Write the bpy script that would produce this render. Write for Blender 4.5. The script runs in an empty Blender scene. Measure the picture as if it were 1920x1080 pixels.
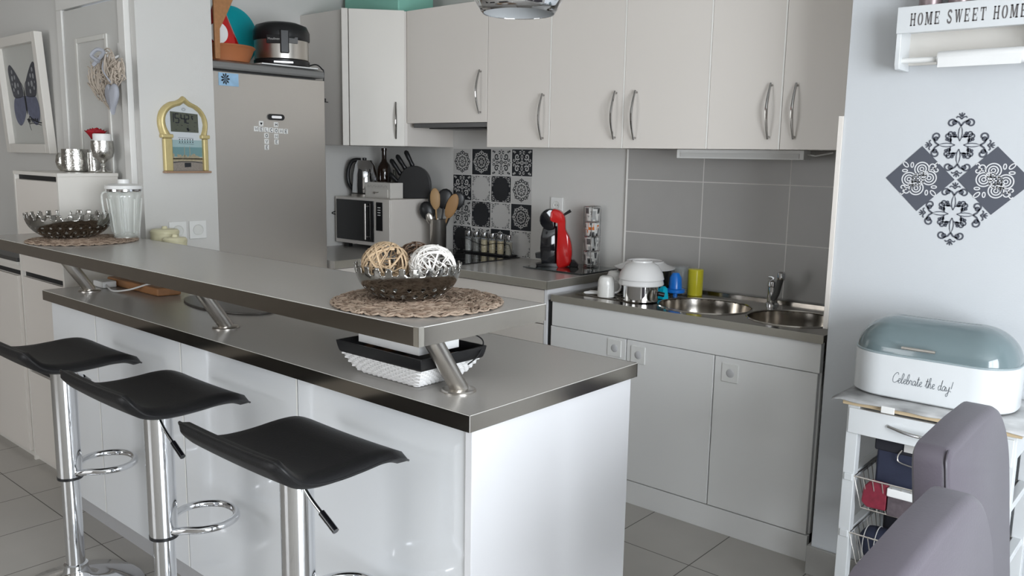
import bpy, bmesh, math, random
from mathutils import Vector, Matrix
random.seed(7)
PI = math.pi
SC = bpy.context.scene
COL = SC.collection

# ---------------------------------------------------------------- camera
f, yaw, pit, rol = 1579.8, 0.7133, 0.1555, 0.0174
C0 = Vector((2.2664, -3.4694, 1.4452))
fw = Vector((-math.sin(yaw)*math.cos(pit), math.cos(yaw)*math.cos(pit), -math.sin(pit)))
rt = Vector((math.cos(yaw), math.sin(yaw), 0)); up = rt.cross(fw)
r2 = rt*math.cos(rol)+up*math.sin(rol); u2 = -rt*math.sin(rol)+up*math.cos(rol)
cd = bpy.data.cameras.new('camera'); cam = bpy.data.objects.new('camera', cd); COL.objects.link(cam)
cd.sensor_width = 36; cd.lens = f/1920*36; cd.clip_start = .05
cam.matrix_world = Matrix(((r2.x, u2.x, -fw.x, C0.x), (r2.y, u2.y, -fw.y, C0.y), (r2.z, u2.z, -fw.z, C0.z), (0, 0, 0, 1)))
SC.camera = cam
# ---------------------------------------------------------------- world, daylight, exposure
w = bpy.data.worlds.new('world'); SC.world = w; w.use_nodes = True
bg = w.node_tree.nodes['Background']; bg.inputs[0].default_value = (.80, .88, 1, 1); bg.inputs[1].default_value = 2.0
def area(name, loc, size, rot, power, color):
    l = bpy.data.lights.new(name, 'AREA'); l.shape = 'RECTANGLE'; l.size, l.size_y = size; l.energy = power; l.color = color
    o = bpy.data.objects.new(name, l); COL.objects.link(o); o.location = loc; o.rotation_euler = rot; return o
area('daylight_east', (4.75, -3.45, 1.25), (2.6, 2.1), (PI/2, 0, PI/2), 178, (.90, .95, 1.0))
area('daylight_south', (-.9, -6.35, 1.35), (1.8, 1.6), (PI/2, 0, 0), 22, (1.0, .96, .90))
SC.view_settings.view_transform = 'Standard'; SC.view_settings.look = 'None'
SC.view_settings.gamma = 1; SC.view_settings.use_curve_mapping = False
SC.view_settings.exposure = 0.34

# ---------------------------------------------------------------- materials
MATS = {}
def M(name, col, rough=.5, metal=0.0, noise=0.0, nscale=8, bump=0.0, bscale=60, coat=0, trans=0, ior=1.45, alpha=1, stretch=None, rvar=0, emit=None):
    if name in MATS: return MATS[name]
    m = bpy.data.materials.new(name); m.use_nodes = True; nt = m.node_tree; b = nt.nodes['Principled BSDF']
    c = (col[0], col[1], col[2], 1)
    b.inputs['Base Color'].default_value = c; b.inputs['Roughness'].default_value = rough; b.inputs['Metallic'].default_value = metal
    b.inputs['Coat Weight'].default_value = coat; b.inputs['Coat Roughness'].default_value = .05
    b.inputs['Transmission Weight'].default_value = trans; b.inputs['IOR'].default_value = ior; b.inputs['Alpha'].default_value = alpha
    if emit: b.inputs['Emission Color'].default_value = (*emit[:3], 1); b.inputs['Emission Strength'].default_value = emit[3]
    tc = nt.nodes.new('ShaderNodeTexCoord'); mp = nt.nodes.new('ShaderNodeMapping'); nt.links.new(tc.outputs['Object'], mp.inputs[0])
    if stretch: mp.inputs['Scale'].default_value = stretch
    n = nt.nodes.new('ShaderNodeTexNoise'); n.inputs['Scale'].default_value = nscale; n.inputs['Detail'].default_value = 4
    nt.links.new(mp.outputs[0], n.inputs['Vector'])
    if noise:
        r = nt.nodes.new('ShaderNodeMapRange'); r.inputs['To Min'].default_value = 1-noise; r.inputs['To Max'].default_value = 1+noise
        nt.links.new(n.outputs['Fac'], r.inputs['Value'])
        mx = nt.nodes.new('ShaderNodeVectorMath'); mx.operation = 'SCALE'; mx.inputs[0].default_value = c[:3]
        nt.links.new(r.outputs[0], mx.inputs['Scale']); nt.links.new(mx.outputs[0], b.inputs['Base Color'])
    if rvar:
        r = nt.nodes.new('ShaderNodeMapRange'); r.inputs['To Min'].default_value = max(0, rough-rvar); r.inputs['To Max'].default_value = rough+rvar
        nt.links.new(n.outputs['Fac'], r.inputs['Value']); nt.links.new(r.outputs[0], b.inputs['Roughness'])
    if bump:
        n2 = nt.nodes.new('ShaderNodeTexNoise'); n2.inputs['Scale'].default_value = bscale; n2.inputs['Detail'].default_value = 3
        nt.links.new(mp.outputs[0], n2.inputs['Vector'])
        bp = nt.nodes.new('ShaderNodeBump'); bp.inputs['Strength'].default_value = bump; bp.inputs['Distance'].default_value = .002
        nt.links.new(n2.outputs['Fac'], bp.inputs['Height']); nt.links.new(bp.outputs[0], b.inputs['Normal'])
    MATS[name] = m; return m
m_wall = M('wall_paint', (.62, .61, .585), .85, noise=.03, nscale=2, bump=.15, bscale=180)
m_bounce_cut = M('bounce_cut_paint', (.24, .215, .19), .85, noise=.03, nscale=2)  # unseen room walls, given a dark tone to cut bounced light
m_ceil = M('ceiling_paint', (.7, .7, .68), .9, noise=.02)
m_cab = M('satin_white_lacquer', (.73, .685, .635), .32, noise=.015, nscale=3, rvar=.05)
m_cabw = M('cream_white_lacquer', (.72, .69, .64), .3, noise=.015, nscale=3)
m_sinkcab = M('matt_white_laminate', (.80, .80, .79), .5, noise=.03, nscale=2)
m_gloss = M('gloss_white_lacquer', (.80, .82, .84), .12, noise=.01, nscale=3, coat=.6, bump=.03, bscale=3)
m_panel = M('white_end_panel', (.82, .82, .84), .4, noise=.01, nscale=3)
m_trim_highlight = M('white_trim_and_highlight', (.85, .84, .80), .3)  # white for the tile trim and for painted edge highlights
m_dark = M('dark_gap', (.015, .015, .016), .6)
m_black = M('black_plastic', (.012, .012, .013), .35, noise=.1)
m_gblack = M('gloss_black', (.006, .006, .008), .08, coat=.5)
m_edge2 = M('satin_steel_edge', (.42, .40, .35), .36, .6, noise=.03, nscale=60)
m_edge_highlight = M('pale_edge_highlight', (.72, .70, .66), .3, .3, noise=.03)  # light colour painting the gloss line on counter edges
m_top = M('brushed_grey_laminate', (.46, .44, .415), .25, .18, noise=.03, nscale=160)
m_edge = M('brushed_steel_edge', (.35, .32, .28), .15, 1, noise=.03, nscale=60)
m_steel = M('brushed_steel', (.60, .57, .53), .30, 1, noise=.02, nscale=200)
m_fridge = M('fridge_steel', (.62, .59, .55), .40, 1, noise=.02, nscale=200)
m_fridgecap = M('fridge_grey_cap', (.14, .14, .14), .4, .3, noise=.05)
m_chrome = M('chrome', (.75, .76, .78), .06, 1, noise=.02)
m_sink = M('sink_steel', (.42, .39, .35), .16, 1, noise=.05, nscale=20, rvar=.06)
m_leatherette = M('black_leatherette', (.004, .004, .005), .48, noise=.15, nscale=20, bump=.25, bscale=260)
m_chair = M('grey_leather', (.090, .078, .094), .34, noise=.08, nscale=6, bump=.15, bscale=220)
m_glass = M('clear_glass', (.9, .95, .93), .03, trans=.95, ior=1.3, alpha=1)
m_gold = M('antique_gold', (.56, .46, .22), .4, .35, noise=.15, nscale=25, bump=.3, bscale=90)
m_white = M('white_plastic', (.78, .78, .76), .4, noise=.02)
m_ceram = M('white_ceramic', (.72, .71, .70), .15, noise=.02, coat=.3)
m_paper = M('white_paper', (.80, .80, .79), .8, noise=.04, bump=.2)
m_red = M('gloss_red', (.55, .008, .008), .15, noise=.04, coat=.6)
m_wood = M('warm_wood', (.36, .17, .07), .5, noise=.25, nscale=12, stretch=(1, 6, 6))
m_wood2 = M('pale_wood', (.60, .47, .30), .5, noise=.2, nscale=14, stretch=(1, 8, 8))
m_terra = M('terracotta', (.42, .15, .06), .45, noise=.2, nscale=10)
m_mirror = M('smoked_silver', (.36, .35, .33), .14, 1, noise=.25, nscale=25, bump=.5, bscale=28)
m_merc = M('mercury_glass', (.62, .61, .58), .18, 1, noise=.45, nscale=70, bump=.8, bscale=140)
m_wick1 = M('natural_rattan', (.52, .38, .24), .7, noise=.25, nscale=30)
m_wick2 = M('white_rattan', (.82, .79, .75), .7, noise=.1, nscale=30)
m_wick3 = M('brown_rattan', (.20, .13, .09), .7, noise=.3, nscale=30)
m_wick4 = M('bleached_twig', (.50, .43, .36), .75, noise=.2, nscale=30)
m_mat = M('seagrass_straw', (.23, .16, .115), .7, noise=.5, nscale=22)
m_mat2 = M('seagrass_straw_pale', (.38, .29, .22), .7, noise=.5, nscale=22)
m_ink = M('print_black', (.012, .014, .018), .55)
m_slate = M('print_slate', (.085, .092, .115), .55, noise=.05)
m_greyp = M('print_grey', (.50, .49, .475), .6)
m_whitep = M('print_white', (.70, .70, .71), .6)
m_basketw = M('white_woven_paper', (.80, .79, .78), .7, noise=.1, nscale=60, bump=1.0, bscale=120, stretch=(1, 1, 3))
m_blueg = M('blue_grey_enamel', (.15, .20, .212), .16, noise=.02, coat=.6)
m_enam = M('white_enamel', (.68, .70, .71), .25, noise=.01, coat=.3)
m_navy = M('navy_fabric', (.018, .022, .045), .8, noise=.2, nscale=40, bump=.4)
m_cream = M('cream_plastic', (.66, .62, .42), .4, noise=.03)
m_teal = M('turquoise_plastic', (.0, .30, .34), .3, noise=.05)
m_mint = M('mint_card', (.25, .55, .45), .5, noise=.04)
m_yel = M('yellow_translucent', (.62, .55, .03), .2, noise=.03, coat=.3)
m_blue = M('blue_plastic', (.01, .17, .62), .25, noise=.05)
m_cyan = M('cyan_plastic', (.0, .42, .58), .3, noise=.05)
m_brown = M('amber_glass', (.02, .010, .006), .06, coat=.5)
m_greyheart = M('grey_wood', (.36, .37, .41), .7, noise=.15, nscale=15)
m_marble = M('marbled_vinyl', (.45, .45, .45), .3, noise=1.9, nscale=6, bump=.3, bscale=12)
m_rose = M('rose_red', (.32, .004, .012), .6, noise=.2)
m_skirt = M('skirting_tile', (.36, .35, .33), .35, noise=.08, nscale=9)

def tile_mat(name, col, grout, tw, th, ox, oy, g, axes=('X', 'Y'), rough=.3, noise=.06):
    m = bpy.data.materials.new(name); m.use_nodes = True; nt = m.node_tree; b = nt.nodes['Principled BSDF']; L = nt.links.new
    geo = nt.nodes.new('ShaderNodeNewGeometry'); sp = nt.nodes.new('ShaderNodeSeparateXYZ'); L(geo.outputs['Position'], sp.inputs[0])
    def mth(op, a, bb=None):
        n = nt.nodes.new('ShaderNodeMath'); n.operation = op
        for i, v in enumerate((a, bb)):
            if v is None: continue
            if isinstance(v, (int, float)): n.inputs[i].default_value = v
            else: L(v, n.inputs[i])
        return n.outputs[0]
    def line(sock, off, size):
        q = mth('MODULO', mth('ADD', mth('DIVIDE', mth('SUBTRACT', sock, off), size), 100), 1.0)
        d = mth('MULTIPLY', mth('MINIMUM', q, mth('SUBTRACT', 1.0, q)), size)
        return mth('LESS_THAN', d, g/2)
    gl = mth('MAXIMUM', line(sp.outputs[axes[0]], ox, tw), line(sp.outputs[axes[1]], oy, th))
    n = nt.nodes.new('ShaderNodeTexNoise'); n.inputs['Scale'].default_value = 7; n.inputs['Detail'].default_value = 6; L(geo.outputs['Position'], n.inputs['Vector'])
    r = nt.nodes.new('ShaderNodeMapRange'); r.inputs['To Min'].default_value = 1-noise; r.inputs['To Max'].default_value = 1+noise; L(n.outputs['Fac'], r.inputs['Value'])
    vm = nt.nodes.new('ShaderNodeVectorMath'); vm.operation = 'SCALE'; vm.inputs[0].default_value = col; L(r.outputs[0], vm.inputs['Scale'])
    mx = nt.nodes.new('ShaderNodeMix'); mx.data_type = 'RGBA'; L(gl, mx.inputs['Factor']); L(vm.outputs[0], mx.inputs['A']); mx.inputs['B'].default_value = (*grout, 1)
    L(mx.outputs['Result'], b.inputs['Base Color'])
    rr = nt.nodes.new('ShaderNodeMapRange'); rr.inputs['To Min'].default_value = rough; rr.inputs['To Max'].default_value = .8; L(gl, rr.inputs['Value']); L(rr.outputs[0], b.inputs['Roughness'])
    bp = nt.nodes.new('ShaderNodeBump'); bp.invert = True; bp.inputs['Strength'].default_value = .5; bp.inputs['Distance'].default_value = .002; L(gl, bp.inputs['Height']); L(bp.outputs[0], b.inputs['Normal'])
    return m
m_floor = tile_mat('floor_tiles', (.40, .38, .35), (.12, .11, .10), .337, .337, .563, -.89, .004)
m_splash = tile_mat('splashback_tiles', (.40, .39, .375), (.75, .73, .70), .4051, .2503, 0, 1.343, .004, ('X', 'Z'), .35)

# ---------------------------------------------------------------- mesh builder
class MB:
    def __init__(s): s.v = []; s.f = []; s.mi = []; s.cur = 0
    def add(s, vs, fs):
        o = len(s.v); s.v += [tuple(v) for v in vs]
        for q in fs: s.f.append(tuple(o+i for i in q)); s.mi.append(s.cur)
        return s
    def box(s, x0, x1, y0, y1, z0, z1):
        return s.add([(x0,y0,z0),(x1,y0,z0),(x1,y1,z0),(x0,y1,z0),(x0,y0,z1),(x1,y0,z1),(x1,y1,z1),(x0,y1,z1)],
                     [(3,2,1,0),(4,5,6,7),(0,1,5,4),(1,2,6,5),(2,3,7,6),(3,0,4,7)])
    def prism(s, pts, a, b, ax='y', fn=None):
        # pts: CCW 2D outline, extruded from a to b along ax
        def P(u, v, w):
            return {'y': (u, w, v), 'x': (w, u, v), 'z': (u, v, w)}[ax]
        n = len(pts); vs = [P(u, v, a) for u, v in pts]+[P(u, v, b) for u, v in pts]
        fs = [tuple(range(n)), tuple(range(2*n-1, n-1, -1))]+[(i, i+n, (i+1) % n+n, (i+1) % n) for i in range(n)]
        if fn: vs = [fn(*v) for v in vs]
        return s.add(vs, fs)
    def lathe(s, prof, c=(0,0,0), n=32, axis='z', cap=True):
        vs = []; fs = []
        for (r, h) in prof:
            for i in range(n):
                a = 2*PI*i/n; x, y = r*math.cos(a), r*math.sin(a)
                p = {'z': (x, y, h), 'x': (h, x, y), 'y': (y, h, x)}[axis]
                vs.append((p[0]+c[0], p[1]+c[1], p[2]+c[2]))
        m = len(prof)
        for j in range(m-1):
            for i in range(n): fs.append((j*n+i, j*n+(i+1) % n, (j+1)*n+(i+1) % n, (j+1)*n+i))
        if cap:
            if prof[0][0] > 1e-5: fs.append(tuple(range(n-1, -1, -1)))
            if prof[-1][0] > 1e-5: fs.append(tuple((m-1)*n+i for i in range(n)))
        return s.add(vs, fs)
    def tube(s, pts, r, n=8, closed=False, flat=1.0):
        P = [Vector(p) for p in pts]; m = len(P)
        if m < 2: return s
        vs = []; fs = []; prev = None
        for i in range(m):
            if closed: t = P[(i+1) % m]-P[i-1]
            else: t = P[min(i+1, m-1)]-P[max(i-1, 0)]
            if t.length < 1e-9: t = Vector((0, 0, 1))
            t.normalize()
            if prev is None:
                a = Vector((0, 0, 1)) if abs(t.z) < .9 else Vector((1, 0, 0)); x = t.cross(a).normalized()
            else:
                x = prev-t*prev.dot(t); x = x.normalized() if x.length > 1e-6 else prev
            prev = x; y = t.cross(x)
            rr = r[i] if isinstance(r, (list, tuple)) else r
            for k in range(n):
                a = 2*PI*k/n; vs.append(P[i]+x*math.cos(a)*rr+y*math.sin(a)*rr*flat)
        for j in range(m if closed else m-1):
            j2 = (j+1) % m
            for k in range(n): fs.append((j*n+k, j*n+(k+1) % n, j2*n+(k+1) % n, j2*n+k))
        if not closed: fs += [tuple(range(n-1, -1, -1)), tuple((m-1)*n+k for k in range(n))]
        return s.add(vs, fs)
    def ribbon(s, pts, wd, to3, closed=False):
        P = [Vector((p[0], p[1])) for p in pts]; m = len(P); vs = []; fs = []
        for i in range(m):
            t = (P[(i+1) % m]-P[i-1]) if closed else (P[min(i+1, m-1)]-P[max(i-1, 0)])
            if t.length < 1e-9: t = Vector((1, 0))
            t.normalize(); nn = Vector((-t.y, t.x)); ww = wd[i] if isinstance(wd, (list, tuple)) else wd
            vs += [to3(*(P[i]+nn*ww/2)), to3(*(P[i]-nn*ww/2))]
        for i in range(m if closed else m-1):
            j = (i+1) % m; fs.append((2*i, 2*i+1, 2*j+1, 2*j))
        return s.add(vs, fs)
    def poly(s, pts, to3): return s.add([to3(*p) for p in pts], [tuple(range(len(pts)))])

LOC = {}
def wl(o): return LOC.get(o.name, Vector((0, 0, 0)))
def tag(o, label=None, cat=None, group=None, kind=None):
    if label: o['label'] = label
    if cat: o['category'] = cat
    if group: o['group'] = group
    if kind: o['kind'] = kind
    return o
def thing(name, loc, label, cat, group=None, rz=0):
    o = bpy.data.objects.new(name, None); COL.objects.link(o); o.empty_display_size = .05
    o.location = loc; o.rotation_euler = (0, 0, rz); LOC[o.name] = Vector(loc); return tag(o, label, cat, group)
def mk(name, mb, mat, parent=None, at=None, bevel=0, smooth=None, label=None, sol=0, seg=2, fix=True):
    """link the builder's mesh (world coordinates) as ONE object; at = its own origin when top-level"""
    me = bpy.data.meshes.new(name)
    org = Vector(at) if at is not None else (wl(parent) if parent else Vector((0, 0, 0)))
    me.from_pydata([tuple(Vector(v)-org) for v in mb.v], [], mb.f)
    mats = mat if isinstance(mat, (list, tuple)) else [mat]
    for m in mats: me.materials.append(m)
    if len(mats) > 1: me.polygons.foreach_set('material_index', mb.mi)
    if fix:
        bm = bmesh.new(); bm.from_mesh(me); bmesh.ops.recalc_face_normals(bm, faces=bm.faces); bm.to_mesh(me); bm.free()
    o = bpy.data.objects.new(name, me); COL.objects.link(o); LOC[o.name] = org
    if parent: o.parent = parent; o.location = org-wl(parent)
    else: o.location = org
    if smooth is not None or bevel:
        me.polygons.foreach_set('use_smooth', [True]*len(me.polygons))
        me.set_sharp_from_angle(angle=smooth if smooth else .6)
    if sol:
        md = o.modifiers.new('solid', 'SOLIDIFY'); md.thickness = sol; md.offset = 0
    if bevel:
        md = o.modifiers.new('bevel', 'BEVEL'); md.width = bevel; md.segments = seg; md.limit_method = 'ANGLE'; md.angle_limit = .6; md.harden_normals = True
    if label: o['label'] = label
    return o
def dup(o, dloc=None, parent=None, label=None):
    c = o.copy(); COL.objects.link(c)
    if parent is not None: c.parent = parent
    if dloc is not None: c.location = dloc
    if label: c['label'] = label
    for ch in list(o.children): dup(ch, None, c)
    return c
def struct(name, mb, mat, bevel=0, label=None):
    o = mk(name, mb, mat, bevel=bevel); o['kind'] = 'structure'
    if label: o['label'] = label
    return o
def arc(cx, cy, r, a0, a1, n=12, ry=None): return [(cx+r*math.cos(a0+(a1-a0)*i/n), cy+(ry or r)*math.sin(a0+(a1-a0)*i/n)) for i in range(n+1)]
def rrect(x0, x1, y0, y1, r, n=5):
    return (arc(x1-r, y0+r, r, -PI/2, 0, n)+arc(x1-r, y1-r, r, 0, PI/2, n)+arc(x0+r, y1-r, r, PI/2, PI, n)+arc(x0+r, y0+r, r, PI, 1.5*PI, n))
def spiral(cx, cy, r, a0, turns, n=14, r1=.15): return [(cx+r*(1-(1-r1)*i/n)*math.cos(a0+2*PI*turns*i/n), cy+r*(1-(1-r1)*i/n)*math.sin(a0+2*PI*turns*i/n)) for i in range(n+1)]
def crom(pts, n=6, closed=False):
    P = [Vector(p) for p in pts]; m = len(P); out = []
    for i in range(m if closed else m-1):
        p0 = P[i-1] if (closed or i) else P[0]; p1 = P[i]; p2 = P[(i+1) % m]; p3 = P[(i+2) % m] if (closed or i+2 < m) else P[-1]
        for k in range(n):
            t = k/n; out.append(.5*((2*p1)+(p2-p0)*t+(2*p0-5*p1+4*p2-p3)*t*t+(3*p1-p0-3*p2+p3)*t**3))
    if not closed: out.append(P[-1])
    return out

# ================================================================ SETTING
struct('floor', MB().box(-4.3, 4.9, -6.6, .2, -.1, 0), m_floor)
struct('ceiling', MB().box(-4.3, 4.9, -6.6, .2, 2.5, 2.6), m_ceil)
struct('wall_back', MB().box(-1.9, 1.245, 0, .12, 0, 2.5), m_wall)
struct('wall_left', MB().box(-1.92, -1.80, -1.458, 0, 0, 2.5), m_wall)
# partition block beside the fridge with the closet door opening on its hall side
pw = MB(); pw2 = MB().box(-1.285, -1.24, -1.7955, -1.458, 0, 2.5); pw3 = MB().box(-1.92, -1.285, -1.478, -1.458, 0, 2.5); pw.box(-4.2, -1.965, -1.795, -1.70, 0, 2.5); pw.box(-1.965, -1.285, -1.795, -1.70, 2.12, 2.5);
struct('wall_hall', pw, m_wall)
struct('wall_partition', pw2, m_wall)
struct('wall_alcove', pw3, m_wall)
struct('wall_right', MB().box(1.245, 4.9, -.65, .12, 0, 2.5), M('wall_paint_cool', (.60, .62, .64), .8, noise=.02, nscale=2, bump=.15, bscale=180))
struct('wall_west', MB().box(-4.3, -4.2, -6.6, -1.70, 0, 2.5), m_bounce_cut)
wf = MB(); wf.box(-4.3, -1.9, -6.4, -6.3, 0, 2.5); wf.box(.1, 4.9, -6.4, -6.3, 0, 2.5); wf.box(-1.9, .1, -6.4, -6.3, 0, .5); wf.box(-1.9, .1, -6.4, -6.3, 2.2, 2.5)
struct('wall_front', wf, m_bounce_cut)
we = MB(); we.box(4.6, 4.7, -6.3, -4.80, 0, 2.5); we.box(4.6, 4.7, -2.10, -.65, 0, 2.5); we.box(4.6, 4.7, -4.80, -2.10, 0, .15); we.box(4.6, 4.7, -4.80, -2.10, 2.32, 2.5)
struct('wall_east', we, m_wall)
def winframe(axis, a0, a1, z0, z1, p, th=.06):
    m = MB()
    def bx(u0, u1, w0, w1):
        if axis == 'x': m.box(p, p+.05, u0, u1, w0, w1)
        else: m.box(u0, u1, p, p+.05, w0, w1)
    bx(a0, a1, z0, z0+th); bx(a0, a1, z1-th, z1); bx(a0, a0+th, z0, z1); bx(a1-th, a1, z0, z1); mid = (a0+a1)/2; bx(mid-th/2, mid+th/2, z0, z1)
    return m
struct('window_1', winframe('x', -4.80, -2.10, .15, 2.32, 4.62), m_white, .004)
struct('window_2', winframe('y', -1.9, .1, .5, 2.2, -6.36), m_white, .004)
bb = MB(); bb.box(1.232, 4.6, -.662, -.65, 0, .105); bb.box(1.232, 1.245, -.65, -.58, 0, .105)
struct('baseboard_right', bb, m_skirt, .002)
struct('trim_1', MB().box(1.229, 1.2445, -.656, -.60, .885, 1.592), m_cab, .001)
# closet door and its frame
d = MB(); d.box(-1.922, -1.350, -1.805, -1.775, .01, 2.062)
d1 = struct('door_1', d, M('door_paint', (.58, .575, .55), .4, noise=.02), .002)
pn = MB()
for z0, z1 in ((.25, 1.0), (1.12, 1.932)):
    x0, x1, w = -1.80, -1.475, .023
    for (a, b, c, e) in ((x0, x0+w, z0, z1), (x1-w, x1, z0, z1), (x0+w, x1-w, z0, z0+w), (x0+w, x1-w, z1-w, z1)):
        pn.box(a, b, -1.813, -1.804, c, e)
mk('panel_moulding', pn, M('door_moulding', (.66, .65, .61), .3), d1, bevel=.004)
tr = MB(); tr.box(-1.980, -1.924, -1.813, -1.775, 0, 2.068); tr.box(-1.347, -1.290, -1.819, -1.775, 0, 2.068); tr.box(-1.980, -1.290, -1.813, -1.775, 2.068, 2.125)
struct('trim_2', tr, M('door_frame_paint', (.72, .71, .68), .3), .003)
# grey tiled splashback
sp = thing('tile_splashback', (0, 0, .86), 'grey rectangular wall tiles with pale grout behind the sink', 'tiles')
mk('tile_field', MB().box(0, 1.244, -.013, -.001, .86, 1.486), m_splash, sp)
mk('edge_trim', MB().box(-.008, 0, -.014, -.001, .86, 1.486), m_trim_highlight, sp, label='thin white edge trim')

# ================================================================ WALL CABINETS
ZU, ZT, YU = 1.4873, 2.19, -.3582
def bow_handle(parent, x, y, z0, z1, name='handle', d=(0, -1), L=.018):
    """chrome bow handle, vertical, standing off along d"""
    pts = []; rr = []
    for i in range(13):
        t = i/12; k = math.sin(PI*t); pts.append((x+d[0]*(.012+.026*k), y+d[1]*(.012+.026*k), z0+(z1-z0)*t)); rr.append(.0036+.0022*k)
    m = MB().tube(pts, rr, 8)
    for z in (z0+.008, z1-.008): m.tube([(x, y, z), (x+d[0]*.014, y+d[1]*.014, z)], .005, 8)
    return mk(name, m, M('dark_chrome', (.42, .41, .40), .12, 1, noise=.02), parent, smooth=.7, label='curved chrome handle')
def wall_cab(x0, x1, doors, label, group=None):
    t = thing('wall_cabinet', (x0, 0, ZU), label, 'cabinet', group)
    mk('body', MB().box(x0+.0005, x1-.0005, YU+.019, -.001, ZU, ZT), m_cab, t)
    for (a, b, hx, z0, z1) in doors:
        dr = mk('door', MB().box(a+.0008, b-.0008, YU-.0, YU+.018, ZU-.001, ZT), m_cab, t, bevel=.0008)
        bow_handle(dr, hx, YU, z0, z1)
    for (a, b, *_) in doors[:1]+doors[1:]: mk('edge_highlight', MB().box(b-.0062, b-.0012, YU-.0012, YU+.001, ZU-.001, ZT), m_trim_highlight, t, label='painted edge highlight beside the door')  # raised pale strip paints the bevel highlight of each door
    return t
wall_cab(-.6074, -.2107, [(-.6074, -.2107, -.251, 1.522, 1.733)], 'white single door wall cabinet above the patterned stickers, right of the hood cabinet')
wall_cab(-.2107, .5992, [(-.2107, .1941, .153, 1.524, 1.73), (.1941, .5992, .257, 1.522, 1.729)], 'wide white wall cabinet with two doors and paired chrome handles above the red coffee machine')
wall_cab(.5992, 1.2300, [(.5992, .9035, .859, 1.525, 1.734), (.9035, 1.2284, .959, 1.525, 1.73)], 'narrow two door white wall cabinet above the sink next to the right wall')
# hood cabinet
hc = thing('hood_cabinet', (-1.19, 0, 1.6083), 'shorter white wall cabinet over the cooker hood, between corner cabinet and single door cabinet', 'cabinet')
mk('body', MB().box(-1.197, -.608, YU+.019, -.001, 1.61, ZT), m_cab, hc)
dr = mk('door', MB().box(-1.193, -.610, YU-.001, YU+.018, 1.6083, ZT), m_cab, hc, bevel=.0012)
bow_handle(dr, -.651, YU, 1.649, 1.861)
rh = thing('range_hood', (-.9, -.2, 1.57), 'dark slim cooker hood tucked under the shorter wall cabinet', 'cooker hood')
mk('housing', MB().box(-1.15, -.612, -.35, -.02, 1.585, 1.608), m_fridgecap, rh, bevel=.002)
mk('filter', MB().box(-1.08, -.68, -.30, -.08, 1.580, 1.585), m_black, rh)
# corner cabinet with diagonal door
cc = thing('corner_cabinet', (-1.5, -.3, ZU), 'white corner wall cabinet with a diagonal door beside the fridge', 'cabinet')
A = Vector((-1.1985, -.372)); Bp = Vector((-1.40, -.60))
mk('body', MB().prism([(-1.799, -.001), (-1.1985, -.001), (-1.1985, -.352), (-1.417, -.60), (-1.799, -.60)], ZU, ZT, 'z'), m_cab, cc, bevel=.001)
dv = (A-Bp).normalized(); nv = Vector((dv.y, -dv.x))
def slab(p, q, n, a, b, z0, z1):
    m = MB(); pts = [p+n*a, q+n*a, q+n*b, p+n*b]; return m.prism([tuple(v) for v in pts], z0, z1, 'z')
mk('edge_strip', slab(Bp-dv*.022, Bp+dv*.012, nv, -.012, .012, ZU-.002, ZT+.002), m_cabw, cc, bevel=.003)
cdoor = mk('door', slab(Bp+dv*.016, A, nv, -.004, .014, ZU-.001, ZT), m_cabw, cc, bevel=.0015)
hp = Bp+dv*((A-Bp).length-.045)+nv*.014
bow_handle(cdoor, hp.x, hp.y, 1.525, 1.717, d=(nv.x, nv.y))
tb = MB().box(-1.74, -1.28, -.34, -.08, ZT+.001, 2.36)
t = thing('storage_box', (-1.5, -.2, ZT), 'mint green storage box on top of the corner cabinet', 'box')
mk('box_body', tb, m_mint, t, bevel=.008)
mk('lid', MB().box(-1.75, -1.27, -.35, -.07, 2.34, 2.375), m_mint, t, bevel=.006)
# under cabinet light
ul = thing('undercabinet_light', (.66, -.2, 1.44), 'pale strip light fixed under the wall cabinets above the sink', 'light')
mk('housing', MB().box(.379, .943, -.215, -.15, 1.448, 1.4865), m_white, ul, bevel=.003)
mk('diffuser', MB().box(.40, .925, -.219, -.214, 1.453, 1.472), M('diffuser', (.6, .6, .58), .4, noise=.02), ul)
mk('cable', MB().tube([(.943, -.18, 1.47), (.97, -.17, 1.465), (1.02, -.12, 1.478)], .003), m_white, ul)

# ================================================================ WORKTOP, HOB, BASE CABINETS
wt = thing('kitchen_worktop', (-.6, -.3, .862), 'grey brushed laminate worktop along the back wall with metal front edge', 'worktop')
mk('slab', MB().prism([(-1.799, -.001), (-1.799, -.845), (-1.202, -.845), (-1.202, -.584), (-.025, -.584), (-.025, -.001)], .862, .9, 'z'), m_top, wt)
e = MB(); e.box(-1.202, -.0233, -.5865, -.584, .862, .9002); e.box(-.025, -.0228, -.5865, -.001, .862, .9002); e.box(-1.2022, -1.1995, -.845, -.5865, .862, .9002)
mk('edge_strip', e, m_edge2, wt)
e = MB(); e.box(-1.20, -.0222, -.5872, -.586, .8988, .9005); e.box(-.0234, -.0222, -.5872, -.001, .8988, .9005)  # pale strips paint the gloss line on the worktop edge
mk('top_edge_highlight', e, m_edge_highlight, wt, label='thin painted highlight along the upper edge')
bc = thing('base_cabinet', (-.62, -.3, 0), 'white base cabinet under the hob beside the sink unit', 'cabinet')
mk('body', MB().box(-1.19, -.05, -.55, -.01, .1, .861), m_cab, bc)
mk('plinth', MB().box(-1.19, -.05, -.52, -.50, 0, .1), m_cab, bc)
mk('side_panel', MB().box(-.049, -.031, -.572, -.01, 0, .861), m_panel, bc, bevel=.001)
for a, b in ((-1.19, -.64), (-.636, -.052)):
    mk('door', MB().box(a, b, -.570, -.551, .105, .70), m_cab, bc, bevel=.001)
    mk('drawer_front', MB().box(a, b, -.570, -.551, .704, .856), m_cab, bc, bevel=.001)
bl = thing('base_cabinet', (-1.5, -.7, 0), 'white base cabinet under the microwave beside the fridge', 'cabinet')
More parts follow.
